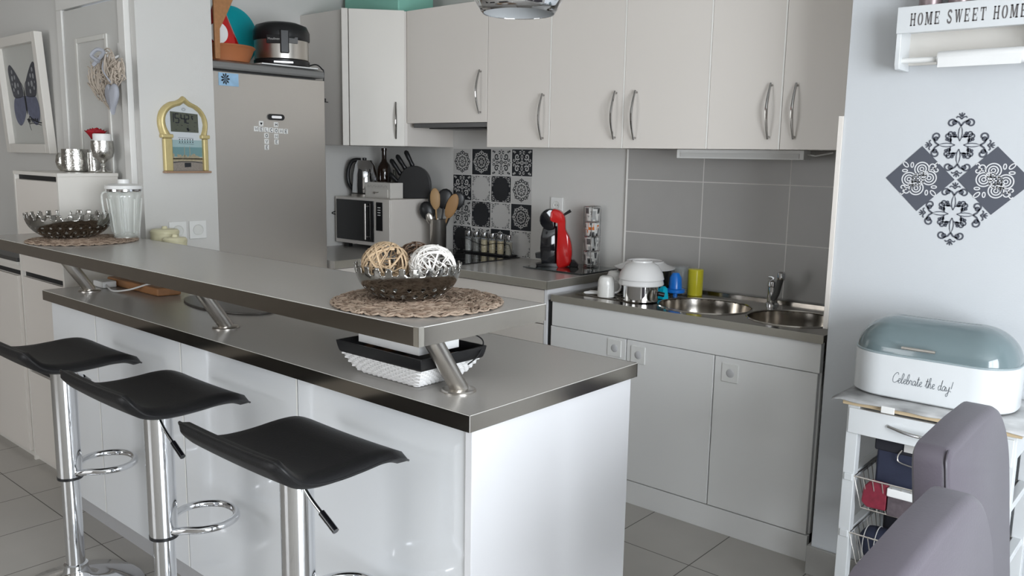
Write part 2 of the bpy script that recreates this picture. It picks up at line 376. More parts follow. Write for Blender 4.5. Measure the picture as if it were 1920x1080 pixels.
mk('body', MB().box(-1.795, -1.225, -.84, -.58, .0, .861), m_cab, bl)
mk('door', MB().box(-1.224, -1.207, -.838, -.59, .105, .856), m_cab, bl, bevel=.001)
hob = thing('induction_hob', (-.92, -.28, .9), 'black glass hob in the worktop below the patterned stickers', 'hob')
mk('glass_plate', MB().box(-1.175, -.665, -.53, -.02, .9004, .906), m_gblack, hob, bevel=.0015)
rg = MB()
for (x, y, r) in ((-1.05, -.15, .07), (-.79, -.15, .09), (-1.05, -.38, .09), (-.79, -.38, .07)):
    rg.ribbon(arc(x, y, r, 0, 2*PI, 32)[:-1], .002, lambda u, v: (u, v, .9063), closed=True)
mk('cooking_zones', rg, M('zone_print', (.12, .12, .12), .3), hob, fix=False)

# sink unit
from mathutils import geometry
def plate_with_holes(x0, x1, y0, y1, z0, z1, holes, n=40):
    me = bpy.data.meshes.new('t'); b = MB().box(x0, x1, y0, y1, z0, z1); me.from_pydata(b.v, [], b.f); o = bpy.data.objects.new('tmp_plate', me); COL.objects.link(o); kill = [o]
    for (cx, cy, rx, ry) in holes:
        c = MB().prism([(cx+rx*math.cos(2*PI*i/n), cy+ry*math.sin(2*PI*i/n)) for i in range(n)], z0-.1, z1+.1, 'z')
        m2 = bpy.data.meshes.new('t'); m2.from_pydata(c.v, [], c.f)
        bm = bmesh.new(); bm.from_mesh(m2); bmesh.ops.recalc_face_normals(bm, faces=bm.faces); bm.to_mesh(m2); bm.free()
        q = bpy.data.objects.new('tmp_cut', m2); COL.objects.link(q); kill.append(q)
        md = o.modifiers.new('b', 'BOOLEAN'); md.object = q; md.operation = 'DIFFERENCE'; md.solver = 'EXACT'
    bpy.context.view_layer.update()
    ev = o.evaluated_get(bpy.context.evaluated_depsgraph_get()); me2 = bpy.data.meshes.new_from_object(ev)
    r = MB(); r.add([v.co[:] for v in me2.vertices], [tuple(p.vertices) for p in me2.polygons])
    for k in kill: bpy.data.objects.remove(k, do_unlink=True)
    return r
SZ = .8447
sk = thing('kitchen_sink', (.62, -.3, SZ), 'stainless steel double bowl sink top with drainer', 'sink')
B1 = (.62, -.345, .195, .185); B2 = (1.0, -.345, .175, .175)
mk('sink_top', plate_with_holes(.0, 1.2093, -.583, -.013, .820, SZ, [B1, B2]), m_sink, sk)
mk('front_edge', MB().box(.0, 1.2095, -.5875, -.583, .8157, SZ+.0008), m_edge2, sk, bevel=.001)
rim = MB(); rim.box(.0, 1.2093, -.035, -.014, SZ, SZ+.009)
for (cx, cy, rx, ry) in (B1, B2): rim.tube([(cx+rx*math.cos(2*PI*i/48), cy+ry*math.sin(2*PI*i/48), SZ) for i in range(48)], .004, 6, closed=True)
for i in range(9): rim.box(.07, .40, -.50+i*.05, -.492+i*.05, SZ, SZ+.003)
mk('raised_rim', rim, m_sink, sk, smooth=.6)
for (cx, cy, rx, ry) in (B1, B2):
    bw = MB(); prof = [(1, 0), (.985, -.03), (.95, -.09), (.85, -.135), (.6, -.15), (.15, -.155), (.14, -.165), (0, -.165)]; n = 48; vs = []; fs = []
    for (r, h) in prof:
        for i in range(n): a = 2*PI*i/n; vs.append((cx+rx*r*math.cos(a), cy+ry*r*math.sin(a), SZ-.002+h))
    for j in range(len(prof)-1):
        for i in range(n): fs.append((j*n+i, j*n+(i+1) % n, (j+1)*n+(i+1) % n, (j+1)*n+i))
    bw.add(vs, fs); mk('bowl', bw, m_sink, sk, smooth=1.2)
tp = thing('mixer_tap', (.81, -.125, SZ), 'chrome mixer tap standing between the two sink bowls', 'tap')
mk('body', MB().lathe([(.028, 0), (.028, .006), (.022, .012), (.021, .078), (.024, .082), (.023, .100), (.012, .110), (0, .112)], (.81, -.115, SZ+.0), 24), m_chrome, tp, smooth=.6)
mk('spout', MB().tube(crom([(.818, -.125, SZ+.03), (.838, -.145, SZ+.055), (.856, -.165, SZ+.10), (.868, -.178, SZ+.128)], 5), .013, 12), m_fridgecap, tp, smooth=.7)
mk('nozzle', MB().lathe([(.015, 0), (.017, .01), (.017, .028), (.010, .034), (0, .034)], (.870, -.180, SZ+.120), 20), m_chrome, tp, smooth=.7)
mk('lever', MB().tube([(.81, -.115, SZ+.112), (.80, -.118, SZ+.118), (.790, -.122, SZ+.118)], [.008, .007, .005], 8), m_chrome, tp, smooth=.7)
sb = thing('sink_cabinet', (.62, -.3, 0), 'white three door sink base unit with recessed square door pulls', 'cabinet')
mk('body', MB().box(-.005, 1.20, -.553, -.02, .1, .655), m_sinkcab, sb)
mk('apron', MB().box(-.005, 1.20, -.5529, -.546, .655, .815), m_sinkcab, sb)
mk('side_board', MB().box(-.005, .008, -.545, -.02, .655, .815), m_sinkcab, sb)
mk('fascia', MB().box(.0, 1.2, -.576, -.553, .706, .8155), m_sinkcab, sb, bevel=.002)
mk('plinth', MB().box(-.01, 1.2, -.5735, -.553, 0, .098), m_sinkcab, sb, bevel=.001)
for i, (px, pz) in enumerate(((.335, .657), (.452, .647), (.862, .646))):
    a = -.0087+.4016*i; b = a+.4016
    dr = mk('door', MB().box(a+.002, b-.002, -.574, -.554, .1015, .7035), m_sinkcab, sb, bevel=.0025)
    pl = mk('door_pull', MB().box(px-.034, px+.034, -.578, -.572, pz-.036, pz+.036), m_white, dr, bevel=.002, label='white square recessed pull')
    mk('finger_dimple', MB().lathe([(0, 0), (.010, .0006), (.015, .002), (.017, .0035)], (px+.002, -.5815, pz), 24, 'y', cap=False), M('pull_recess', (.55, .55, .56), .4), pl, smooth=1)
struct('gap_shade_hob', MB().box(-.029, -.006, -.565, -.05, 0, .815), m_dark)  # dark box painting the shade in the gap between hob side and sink
struct('gap_shade_sink_end', MB().box(1.203, 1.2445, -.54, -.52, 0, .842), M('shadow_filler', (.10, .10, .10), .6), 0)  # dark strip painting the shade between the sink end and the wall

# ================================================================ ISLAND
isl = thing('kitchen_island', (-.07, -1.9, 0), 'white glossy kitchen island with grey plinth under the long grey counter', 'kitchen island')
mk('carcass', MB().box(-1.205, 1.045, -2.175, -1.59, .09, .86), m_cab, isl)
mk('plinth', MB().box(-1.19, 1.05, -2.156, -1.62, 0, .095), M('plinth_laminate', (.45, .45, .46), .3, noise=.03), isl)
xs = [-1.2115, -.818, -.203, .417, 1.043]
for i in range(4):
    mk('front_panel', MB().box(xs[i]+.0015, xs[i+1]-.0015, -2.198, -2.176, .098, .861), m_gloss, isl, bevel=.0012)
for x in xs[1:4]: mk('edge_highlight', MB().box(x-.005, x-.0015, -2.1988, -2.19, .1, .86), m_trim_highlight, isl, label='painted vertical edge highlight')  # pale strips paint the highlight on the panel edges
mk('end_panel', MB().box(1.046, 1.066, -2.205, -1.585, 0, .8615), m_panel, isl, bevel=.0012, label='matt white end panel')
ic = thing('island_worktop', (-.07, -1.9, .862), 'long lower grey counter of the island with brushed metal edges', 'worktop')
mk('slab', MB().box(-1.218, 1.0755, -2.2225, -1.575, .862, .9), m_top, ic)
e = MB(); e.box(-1.218, 1.0755, -2.2245, -2.2225, .862, .9003); e.box(1.0755, 1.0774, -2.2245, -1.5725, .862, .9003); e.box(-1.2196, -1.218, -2.2245, -1.9, .862, .9003); e.box(-1.1, 1.0774, -1.575, -1.5725, .862, .9003)
mk('edge_strip', e, m_edge, ic)
e = MB(); e.box(-1.22, 1.0780, -2.2250, -2.2240, .8990, .9006); e.box(1.0768, 1.0780, -2.2250, -1.5725, .8990, .9006); e.box(1.0768, 1.0780, -2.2250, -2.2238, .862, .9006)  # highlight along the counter edges and near corner, built as pale strips
mk('top_edge_highlight', e, m_edge_highlight, ic, label='thin painted highlight along the upper edge')
br = thing('bar_worktop', (-.2, -2.08, 1.045), 'raised grey breakfast bar top with brushed metal edge', 'worktop')
mk('slab', MB().prism([(-1.60, -2.288), (.9885, -2.288), (.9885, -1.868), (-1.352, -1.868), (-1.352, -2.098), (-1.60, -2.098)], 1.0445, 1.0864, 'z'), m_top, br)
e = MB(); e.box(-1.60, .9885, -2.2902, -2.288, 1.0444, 1.0867); e.box(.9885, .9906, -2.2902, -1.8666, 1.0444, 1.0867); e.box(-1.11, .9906, -1.868, -1.8662, 1.0444, 1.0867)
mk('edge_strip', e, m_edge, br)
e = MB(); e.box(-1.60, .9912, -2.2908, -2.2897, 1.0854, 1.0872); e.box(.9902, .9913, -2.2908, -1.8666, 1.0854, 1.0872)  # bar edge highlight built as pale strips
mk('top_edge_highlight', e, m_edge_highlight, br, label='thin painted highlight along the upper edge')
mk('corner_cap', MB().box(.9745, .9912, -2.2912, -2.289, 1.0444, 1.0868).box(.9905, .9914, -2.2912, -2.276, 1.0444, 1.0868), M('polished_corner', (.7, .66, .58), .2, .9), br)
sup = thing('bar_support', (.926, -2.104, .9), 'slanted steel bar support nearest the island end, beside the basket', 'bar support', 'slanted steel bar supports')
ft = Vector((.926, -2.104, .9))
mk('tube', MB().tube([ft+Vector((0, .004, .003)), ft+Vector((-.0, -.092, .1445))], .0215, 28), m_steel, sup, smooth=.7)
mk('flange', MB().lathe([(.041, 0), (.041, .003), (.038, .006), (.025, .0075), (0, .0075)], tuple(ft), 36), m_steel, sup, smooth=.5)
for x, lb in ((-.092, 'slanted steel bar support in the middle of the island, by the dark round mat'), (-1.081, 'slanted steel bar support at the far left end of the island counter')):
    dup(sup, (x, -2.104, .9), None, lb)

# ================================================================ BAR STOOLS
def stool(x, y, label, rz=0, la=0):
    t = thing('bar_stool', (x, y, 0), label, 'bar stool', 'black bar stools along the island', 0)
    # seat: wave profile swept across the width; profile in (y,z) of the mid surface
    prof = crom([(-.172, .862), (-.152, .836), (-.125, .812), (-.085, .799), (-.03, .795), (.03, .797), (.08, .800), (.125, .796), (.168, .776)], 5)
    W = .20; nu = 16; vs = []; fs = []; th = .014; top = []; bot = []
    m = len(prof)
    def pt(i, j, side):
        p = prof[i]; a = prof[max(i-1, 0)]; b = prof[min(i+1, m-1)]; tx, tz = b[0]-a[0], b[1]-a[1]; l = math.hypot(tx, tz); nx, nz = -tz/l, tx/l
        s = -1+2*j/nu; e = i/(m-1)
        wd = W*(1-.10*max(0, (e-.82)/.18)**2-.10*max(0, (.12-e)/.12)**2)
        q = abs(s); edge = (1-max(0, (q-.86)/.14)**2)**.5
        endk = min(1, (e/.05+.12), ((1-e)/.04+.12)); k = th*max(.12, edge)*min(1, endk)
        dish = -.004*(1-s*s)
        return (x+s*wd, y+p[0]+nx*k*side, p[1]+nz*k*side+(dish if side > 0 else dish))
    for side in (1, -1):
        for i in range(m):
            for j in range(nu+1): vs.append(pt(i, j, side))
    N = m*(nu+1)
    for i in range(m-1):
        for j in range(nu):
            a = i*(nu+1)+j; fs.append((a, a+1, a+nu+2, a+nu+1)); fs.append((N+a, N+a+nu+1, N+a+nu+2, N+a+1))
    for i in range(m-1):
        for j in (0, nu): a = i*(nu+1)+j; fs.append((a, a+nu+1, N+a+nu+1, N+a))
    for j in range(nu):
        for i in (0, m-1): a = i*(nu+1)+j; fs.append((a, a+1, N+a+1, N+a))
    st = mk('seat', MB().add(vs, fs), m_leatherette, t, smooth=1.2)
    pp = MB()
    for j in (0, nu):
        pp.tube([Vector(pt(i, j, 1))*.5+Vector(pt(i, j, -1))*.5 for i in range(m)], .0026, 6)
    pp.tube([Vector(pt(0, j, 1))*.5+Vector(pt(0, j, -1))*.5 for j in range(nu+1)], .0026, 6); pp.tube([Vector(pt(m-1, j, 1))*.5+Vector(pt(m-1, j, -1))*.5 for j in range(nu+1)], .0026, 6)
    mk('piping', pp, m_black, st, smooth=1)
    mk('mounting_plate', MB().box(x-.08, x+.08, y-.08, y+.08, .766, .780), m_black, t, bevel=.002)
    mk('column', MB().lathe([(.0375, .400), (.0375, .768)], (x, y, 0), 32), m_chrome, t, smooth=.6)
    mk('collar', MB().lathe([(.0385, .392), (.0385, .401)], (x, y, 0), 32), m_black, t, smooth=.6, label='black plastic ring')
    mk('lower_column', MB().lathe([(.0285, .08), (.0285, .395)], (x, y, 0), 32), m_chrome, t, smooth=.6)
    mk('base', MB().lathe([(0, .0), (.205, .0), (.205, .004), (.195, .012), (.12, .024), (.07, .036), (.045, .055), (.036, .082), (.036, .098), (.0285, .101), (0, .101)], (x, y, 0), 64), m_chrome, t, smooth=.7)
    a = rz; ca, sa = math.cos(a), math.sin(a)
    loop = [(-.030, .018, .412), (-.062, .045, .422), (-.088, .085, .425), (-.088, .135, .425), (-.058, .178, .425), (0, .195, .425), (.058, .178, .425), (.088, .135, .425), (.088, .085, .425), (.062, .045, .422), (.030, .018, .412)]
    L = [(x+px*ca-py*sa, y+px*sa+py*ca, pz) for px, py, pz in loop]
    mk('footrest', MB().tube(crom(L, 5), .0105, 12), m_chrome, t, smooth=1)
    lv = [(.03, -.0, .765), (.055, .0, .735), (.085, .0, .712), (.125, .0, .690)]
    lq = [(x+px*math.cos(la), y-.02*math.cos(la)+px*math.sin(la), pz) for px, py, pz in lv]
    lever = mk('lever', MB().tube(crom(lq, 5), .0045, 8), m_chrome, t, smooth=1)
    d0 = Vector(lq[-1]); dd = (d0-Vector(lq[-2])).normalized()
    mk('grip', MB().tube([d0-dd*.01, d0+dd*.045], .0075, 10), m_gblack, lever, smooth=1)
    return t
SY = -2.435
s1 = stool(-.505, SY, 'black bar stool with chrome column farthest from camera, at the left end of the island', -.25, 2.4)
s2 = stool(.118, SY, 'black bar stool with chrome column in the middle of the three stools', -.25)
s3 = stool(.752, SY, 'black bar stool nearest the camera, closest to the island end', -.25)

# ================================================================ FRIDGE
before_fridge = set(o.name for o in bpy.data.objects)
fr = thing('refrigerator', (-1.45, -1.22, 0), 'tall brushed steel fridge with letter magnets on its door', 'refrigerator')
mk('body', MB().box(-1.685, -1.215, -1.525, -.93, .03, 1.812), m_fridgecap, fr, bevel=.003)
mk('top_cap', MB().prism([(-1.685, 1.807), (-1.155, 1.807), (-1.148, 1.817), (-1.152, 1.838), (-1.20, 1.850), (-1.685, 1.850)], -1.528, -.926, 'y'), M('grey_painted_cap', (.22, .22, .215), .4, .2, noise=.03), fr, bevel=.004)
fd = mk('door', MB().box(-1.21, -1.15, -1.528, -.926, .72, 1.796), m_fridge, fr, bevel=.003)
mk('freezer_door', MB().box(-1.21, -1.15, -1.528, -.926, .05, .712), m_fridge, fr, bevel=.003)
bd = mk('badge', MB().prism([(y_, z_) for y_, z_ in rrect(-1.255, -1.165, 1.593, 1.621, .014, 6)], -1.150, -1.143, 'x'), m_black, fd, bevel=.001)
mk('badge_plate', MB().prism(rrect(-1.238, -1.182, 1.601, 1.613, .006, 4), -1.1435, -1.141, 'x'), m_chrome, bd)
mk('feet', MB().box(-1.67, -1.25, -1.5, -.96, 0, .03), m_black, fr)
# magnets
GL = {'W': [[(0,1),(.25,0),(.5,.7),(.75,0),(1,1)]], 'E': [[(.9,1),(.1,1),(.1,0),(.9,0)], [(.1,.5),(.75,.5)]], 'L': [[(.15,1),(.15,0),(.9,0)]],
      'C': [[(.9,.85),(.6,1),(.3,.95),(.1,.6),(.1,.4),(.3,.05),(.6,0),(.9,.15)]], 'O': [[(.5,1),(.15,.8),(.05,.5),(.15,.2),(.5,0),(.85,.2),(.95,.5),(.85,.8),(.5,1)]],
      'M': [[(.05,0),(.1,1),(.5,.25),(.9,1),(.95,0)]], 'V': [[(.05,1),(.5,0),(.95,1)]], 'H': [[(.1,0),(.1,1)], [(.9,0),(.9,1)], [(.1,.5),(.9,.5)]]}
def magnet(y, z, ch, lb):
    x = -1.1498
    t = thing('letter_magnet', (x, y, z), lb, 'magnet', 'letter magnets on the fridge door')
    mk('tile', MB().box(x, x+.003, y-.0115, y+.0115, z-.0115, z+.0115), m_white, t, bevel=.001)
    to3 = lambda u, v: (x+.0034, y-.006+u*.012, z-.007+v*.014)
    p = MB()
    if ch == '*':
        hs = [(.5+.5*math.sin(a)**3, .5+(.42*math.cos(a)-.16*math.cos(2*a)-.06*math.cos(3*a))) for a in [2*PI*i/24 for i in range(24)]]
        p.poly(hs, to3)
    else:
        for s in GL[ch]: p.ribbon(s, .22, to3)
    mk('heart' if ch == '*' else 'letter', p, m_ink, t, fix=False)
y0, dy, z0, dz = -1.318, .0268, 1.5375, .027
for i, ch in enumerate('WELCOME'): magnet(y0+i*dy, z0-i*.0012, ch, 'white square letter magnet on fridge, %s letter of the word WELCOME' % ['first', 'second', 'third', 'fourth', 'fifth', 'sixth', 'last'][i])
for i, ch in enumerate('OVE'): magnet(y0+2*dy, z0-(i+1)*dz-.003, ch, 'white letter magnet %s, in the column spelling LOVE' % ['just below the L of WELCOME', 'with the V', 'lowest of all'][i])
magnet(y0+4*dy, z0+dz-.004, 'H', 'white letter magnet with H above the O of WELCOME')
magnet(y0+4*dy, z0-dz-.004, 'M', 'white letter magnet with M below the O of WELCOME')
magnet(y0+4*dy, z0-2*dz-.004, 'E', 'white letter magnet with E at the foot of the HOME column')
magnet(y0+dy, z0+dz-.002, '*', 'white magnet tile with a black heart above WELCOME')
t = thing('card_magnet', (-1.15, -1.45, 1.75), 'small blue card magnet with dark flower at the fridge top corner', 'magnet')
mk('card', MB().box(-1.1499, -1.147, -1.50, -1.402, 1.722, 1.778), M('card_blue', (.30, .48, .66), .5, noise=.25, nscale=30), t)
p = MB(); to3 = lambda u, v: (-1.1466, u, v)
for k in range(9):
    a = 2*PI*k/9; p.poly([(-1.468, 1.752), (-1.468+.016*math.cos(a-.25), 1.752+.020*math.sin(a-.25)), (-1.468+.024*math.cos(a), 1.752+.027*math.sin(a)), (-1.468+.016*math.cos(a+.25), 1.752+.020*math.sin(a+.25))], to3)
mk('flower_print', p, m_ink, t, fix=False)

# things on the fridge
FT = 1.838
t = thing('kitchen_towel', (-1.32, -1.07, FT), 'white cloth lying under the deep fryer on the fridge', 'cloth')
mk('cloth', MB().prism([(-1.50, -1.25), (-1.175, -1.26), (-1.165, -.95), (-1.48, -.94)], FT, FT+.006, 'z'), m_paper, t, bevel=.002)
t = thing('deep_fryer', (-1.31, -1.065, FT+.006), 'black and steel deep fryer standing on top of the fridge', 'deep fryer')
b0 = FT+.007
cxy = (-1.31, -1.06, 0)
mk('base', MB().lathe([(.128, b0), (.134, b0+.004), (.134, b0+.028), (.126, b0+.03)], cxy, 40), m_black, t, smooth=.6)
mk('shell', MB().lathe([(.126, b0+.03), (.130, b0+.034), (.130, b0+.125)], cxy, 40, cap=False), m_steel, t, smooth=.6)
mk('lid', MB().lathe([(.131, b0+.122), (.136, b0+.128), (.136, b0+.165), (.122, b0+.195), (.08, b0+.210), (0, b0+.213)], cxy, 40), m_black, t, smooth=.8)
def fry(ang):
    c, s_ = math.cos(ang), math.sin(ang); return lambda n_, t_, z: (-1.31+c*n_-s_*t_, -1.06+s_*n_+c*t_, z)
F1 = fry(-.50); F2 = fry(-.86); F3 = fry(-.22)
def fbx(F, n0, n1, t0, t1, z0, z1):
    m = MB().box(n0, n1, t0, t1, z0, z1); m.v = [F(*v) for v in m.v]; return m
mk('handle', fbx(F1, .126, .150, -.020, .022, b0+.055, b0+.165), m_black, t, bevel=.006, seg=3)
bg_ = mk('name_badge', fbx(F2, .122, .136, -.036, .036, b0+.100, b0+.140), m_black, t, bevel=.002)
mk('side_badge', fbx(F3, .124, .135, -.022, .030, b0+.104, b0+.134), m_fridgecap, t, bevel=.002)
tc_ = bpy.data.curves.new('txt', 'FONT'); tc_.body = 'Moulinex'; tc_.size = .0155; tc_.align_x = 'CENTER'; to_ = bpy.data.objects.new('txt', tc_); COL.objects.link(to_); bpy.context.view_layer.update()
tm = bpy.data.meshes.new_from_object(to_.evaluated_get(bpy.context.evaluated_depsgraph_get())); bpy.data.objects.remove(to_, do_unlink=True)
mt_ = MB().add([F2(.1366, v.co.x, b0+.116+v.co.y) for v in tm.vertices], [tuple(p.vertices) for p in tm.polygons])
mk('badge_lettering', mt_, m_greyp, bg_, fix=False)
mk('control_dots', fbx(F1, .130, .1355, -.05, .04, b0+.010, b0+.018), M('silver_print', (.5, .5, .5), .3, .8), t)
mk('power_cord', MB().tube(crom([(-1.24, -.955, b0+.012), (-1.21, -.93, b0+.02), (-1.185, -.915, b0+.0), (-1.18, -.9065, b0-.03), (-1.21, -.900, b0-.2)], 5), .0035, 6), m_black, t, smooth=1)
t = thing('terracotta_dish', (-1.31, -1.32, FT), 'brown terracotta dish at the left on top of the fridge', 'dish')
mk('dish', MB().lathe([(.105, FT), (.115, FT+.004), (.138, FT+.062), (.146, FT+.068), (.140, FT+.076), (.130, FT+.068), (.105, FT+.01), (0, FT+.008)], (-1.315, -1.375, 0), 40), m_terra, t, smooth=.6)
t = thing('tagine_lid', (-1.33, -1.32, FT+.06), 'red cone shaped lid standing in the terracotta dish', 'lid')
mk('cone', MB().lathe([(.095, FT+.073), (.090, FT+.085), (.018, FT+.27), (.010, FT+.285), (0, FT+.288)], (-1.315, -1.395, 0), 32), m_red, t, smooth=.7)
t = thing('chopping_board', (-1.5, -1.42, FT), 'brown wooden paddle board standing in front of the red lid on the fridge', 'chopping board')
mk('board', MB().prism([(-1.505, FT), (-1.480, FT), (-1.478, FT+.13), (-1.44, FT+.20), (-1.405, FT+.27), (-1.40, FT+.38), (-1.505, FT+.38)], -1.172, -1.158, 'x'), m_wood, t, bevel=.004)
t = thing('saucer', (-1.2, -1.46, FT+.07), 'small white round saucer upright in the terracotta dish beside the board', 'saucer')
mk('disc', MB().lathe([(0, 0), (.030, .0), (.044, .006), (.046, .006), (.032, -.005), (0, -.005)], (-1.205, -1.462, FT+.118), 32, 'x'), m_ceram, t, smooth=.6)
mk('centre_mark', MB().lathe([(0, .0006), (.008, .0006)], (-1.205, -1.468, FT+.112), 16, 'x'), m_black, t)
t = thing('serving_tray', (-1.62, -1.15, FT), 'turquoise round plastic tray leaning behind the deep fryer', 'tray')
mk('disc', MB().lathe([(.0, 0), (.125, .0), (.145, .012), (.15, .012), (.147, .0), (.128, -.008), (0, -.008)], (-1.60, -1.165, FT+.165), 48, 'x'), m_teal, t, smooth=.6)
mk('sticker', MB().box(-1.587, -1.586, -1.245, -1.215, FT+.07, FT+.13), m_paper, t)

for o in list(bpy.data.objects):
    if o.name not in before_fridge and o.parent is None: o.location += Vector((-.10, .073, .012 if o.name != 'refrigerator' else 0))

t = thing('clip', (-1.255, -.845, 1.70), 'tiny black clip on the right edge of the fridge door', 'clip')
mk('clip_body', MB().box(-1.262, -1.252, -.8525, -.842, 1.692, 1.712), m_black, t, bevel=.002)
mk('clip_arm', MB().box(-1.260, -1.254, -.842, -.828, 1.692, 1.697), m_black, t, bevel=.001)

# ================================================================ BACK WALL STICKERS
def wallpt(y): return lambda u, v: (u, y, v)
def pattern(kind, cx, cz, h, y):
    """returns MB of the printed motif for one square sticker with half size h"""
    m = MB(); P = lambda u, v: (cx+u*h, y, cz+v*h)
    def rib(pts, w): m.ribbon(pts, w, lambda u, v: P(u, v))
    if kind == 'medallion':
        rib(arc(0, 0, .10, 0, 2*PI, 14)[:-1]+[(.10, 0)], .07)
        for k in range(8):
            a = 2*PI*k/8; c, s = math.cos(a), math.sin(a)
            R = lambda u, v: (u*c-v*s, u*s+v*c)
            for sg in (1, -1):
                rib([R(x, y_*sg) for x, y_ in spiral(.66, .13, .17, -1.8, .95, 10, .35)], .07)
                rib([R(x, y_*sg) for x, y_ in spiral(.36, .07, .10, -2.4, .8, 7, .4)], .055)
            rib([R(.16, 0), R(.50, 0)], .045)
            m.poly([P(0,0)] and [R(.84, 0), R(.90, .05), R(.93, 0), R(.90, -.05)], lambda u, v: P(u, v))
            rib([R(x, y_) for x, y_ in arc(.80, 0, .07, -1.6, 1.6, 6)], .04)
    elif kind == 'scroll':
        rib(arc(0, 0, .14, 0, 2*PI, 16), .07); m.poly(arc(0, 0, .05, 0, 2*PI, 8)[:-1], lambda u, v: P(u, v))
        for sx in (1, -1):
            for sy in (1, -1):
                F = lambda pts: [(x*sx, y_*sy) for x, y_ in pts]
                rib(F(spiral(.48, .46, .26, -2.6, 1.15, 16, .2)), .10)
                rib(F(spiral(.80, .20, .14, 2.6, .9, 9, .3)), .07)
                rib(F(spiral(.20, .80, .14, -1.0, -.9, 9, .3)), .07)
                m.poly(F(arc(.86, .86, .08, 0, 2*PI, 8)[:-1]), lambda u, v: P(u, v))
                m.poly(F([(.60, .80), (.74, .92), (.80, .70)]), lambda u, v: P(u, v))
                rib(F([(.0, .22), (.10, .42), (.04, .62)]), .06); rib(F([(.2, .0), (.42, .08), (.6, .03)]), .06)
                m.poly(F([(0, .90), (.07, .98), (0, .99)]), lambda u, v: P(u, v)); m.poly(F([(.90, 0), (.98, .07), (.99, 0)]), lambda u, v: P(u, v))
    else:  # oval frame: filigree in the corners
        for sx in (1, -1):
            for sy in (1, -1):
                F = lambda pts: [(x*sx, y_*sy) for x, y_ in pts]
                rib(F(spiral(.78, .80, .14, -2.4, 1.0, 10, .3)), .05)
                rib(F(spiral(.55, .90, .08, 0, .9, 7, .3)), .045); rib(F(spiral(.90, .55, .08, 1.5, .9, 7, .3)), .045)
                rib(F([(.90, .40), (.94, .30), (.90, .20)]), .05); rib(F([(.38, .92), (.28, .95), (.2, .92)]), .05)
                m.poly(F([(.66, .70), (.72, .66), (.70, .76)]), lambda u, v: P(u, v)); m.poly(F([(.92, .92), (.98, .9), (.98, .98), (.9, .98)]), lambda u, v: P(u, v))
                for q in range(4): m.poly(F(arc(.45+.13*q, .98-.17*q-.02*q*q, .03, 0, 2*PI, 5)[:-1]), lambda u, v: P(u, v))
    return m
GRID = [['A', 'B', 'C', 'D'], ['D', 'E', 'F', 'A'], ['C', 'F', 'E', 'B'], ['F', 'C', 'B', 'E']]
DESC = {'A': 'dark round medallion on grey ground', 'B': 'pale round medallion on black ground', 'C': 'dark scrollwork on grey ground', 'D': 'pale scrollwork on black ground', 'E': 'plain grey oval framed by dark filigree', 'F': 'solid black oval framed by pale filigree'}
ROWN = ['top', 'second', 'third', 'bottom']; COLN = ['leftmost', 'second from left', 'third from left', 'rightmost']
for r in range(4):
    for c in range(4):
        k = GRID[r][c]; S = .1481; H = .1457
        cx = -1.1975+S*(c+.5); cz = 1.482-H*(r+.5); h = .0705
        t = thing('tile_sticker', (cx, 0, cz), 'square tile sticker with %s, %s row, %s' % (DESC[k], ROWN[r], COLN[c]), 'wall sticker', 'patterned tile stickers above the hob')
        dark = k in 'BDF'
        mk('sticker_ground', MB().box(cx-h, cx+h, -.0016, -.0001, cz-h, cz+h), m_ink if dark else m_greyp, t)
        kind = {'A': 'medallion', 'B': 'medallion', 'C': 'scroll', 'D': 'scroll', 'E': 'oval', 'F': 'oval'}[k]
        mk('motif', pattern(kind, cx, cz, h*.98, -.0021), m_greyp if dark else m_ink, t, fix=False)
        if k == 'F':
            mk('oval', MB().poly(arc(cx, cz, .052, 0, 2*PI, 32, .063)[:-1], wallpt(-.0024)), M('print_oval', (.02, .021, .024), .5), t, fix=False)

# diamond stickers on the right wall
def dia_fil(cx, cz, h):
    m = MB(); P = lambda u, v: (cx+u*h, -.6512, cz+v*h)
    rib = lambda pts, w: m.ribbon(pts, w, P)
    for k in range(4):
        a = PI/2*k; c, s = math.cos(a), math.sin(a); R = lambda pts: [(x*c-y*s, x*s+y*c) for x, y in pts]
        rib(R([(.12, 0), (.22, .04), (.34, .055), (.46, .045), (.60, 0), (.46, -.045), (.34, -.055), (.22, -.04), (.12, 0)]), .026)
        for sg in (1, -1):
            G = lambda pts: R([(x, y*sg) for x, y in pts])
            rib(G([(.58, 0), (.68, .07), (.74, .18)]+spiral(.66, .26, .12, -.4, .75, 10, .5)), .05)
            m.poly(G(arc(.68, .19, .075, 0, 2*PI, 10)[:-1]), P)
            rib(G([(.24, .05), (.26, .16)]+spiral(.34, .26, .09, 2.8, -.8, 9, .4)), .042)
            m.poly(G(arc(.28, .15, .065, 0, 2*PI, 9)[:-1]), P); m.poly(G(arc(.36, .17, .05, 0, 2*PI, 8)[:-1]), P)
            rib(G([(.78, .0), (.84, .05), (.86, .12), (.82, .15)]), .04)
            m.poly(G([(.88, 0), (.97, .07), (.93, .09), (.86, .04)]), P)
        m.poly(R([(.84, -.03), (.98, -.015), (.98, .015), (.84, .03)]), P)
    return m
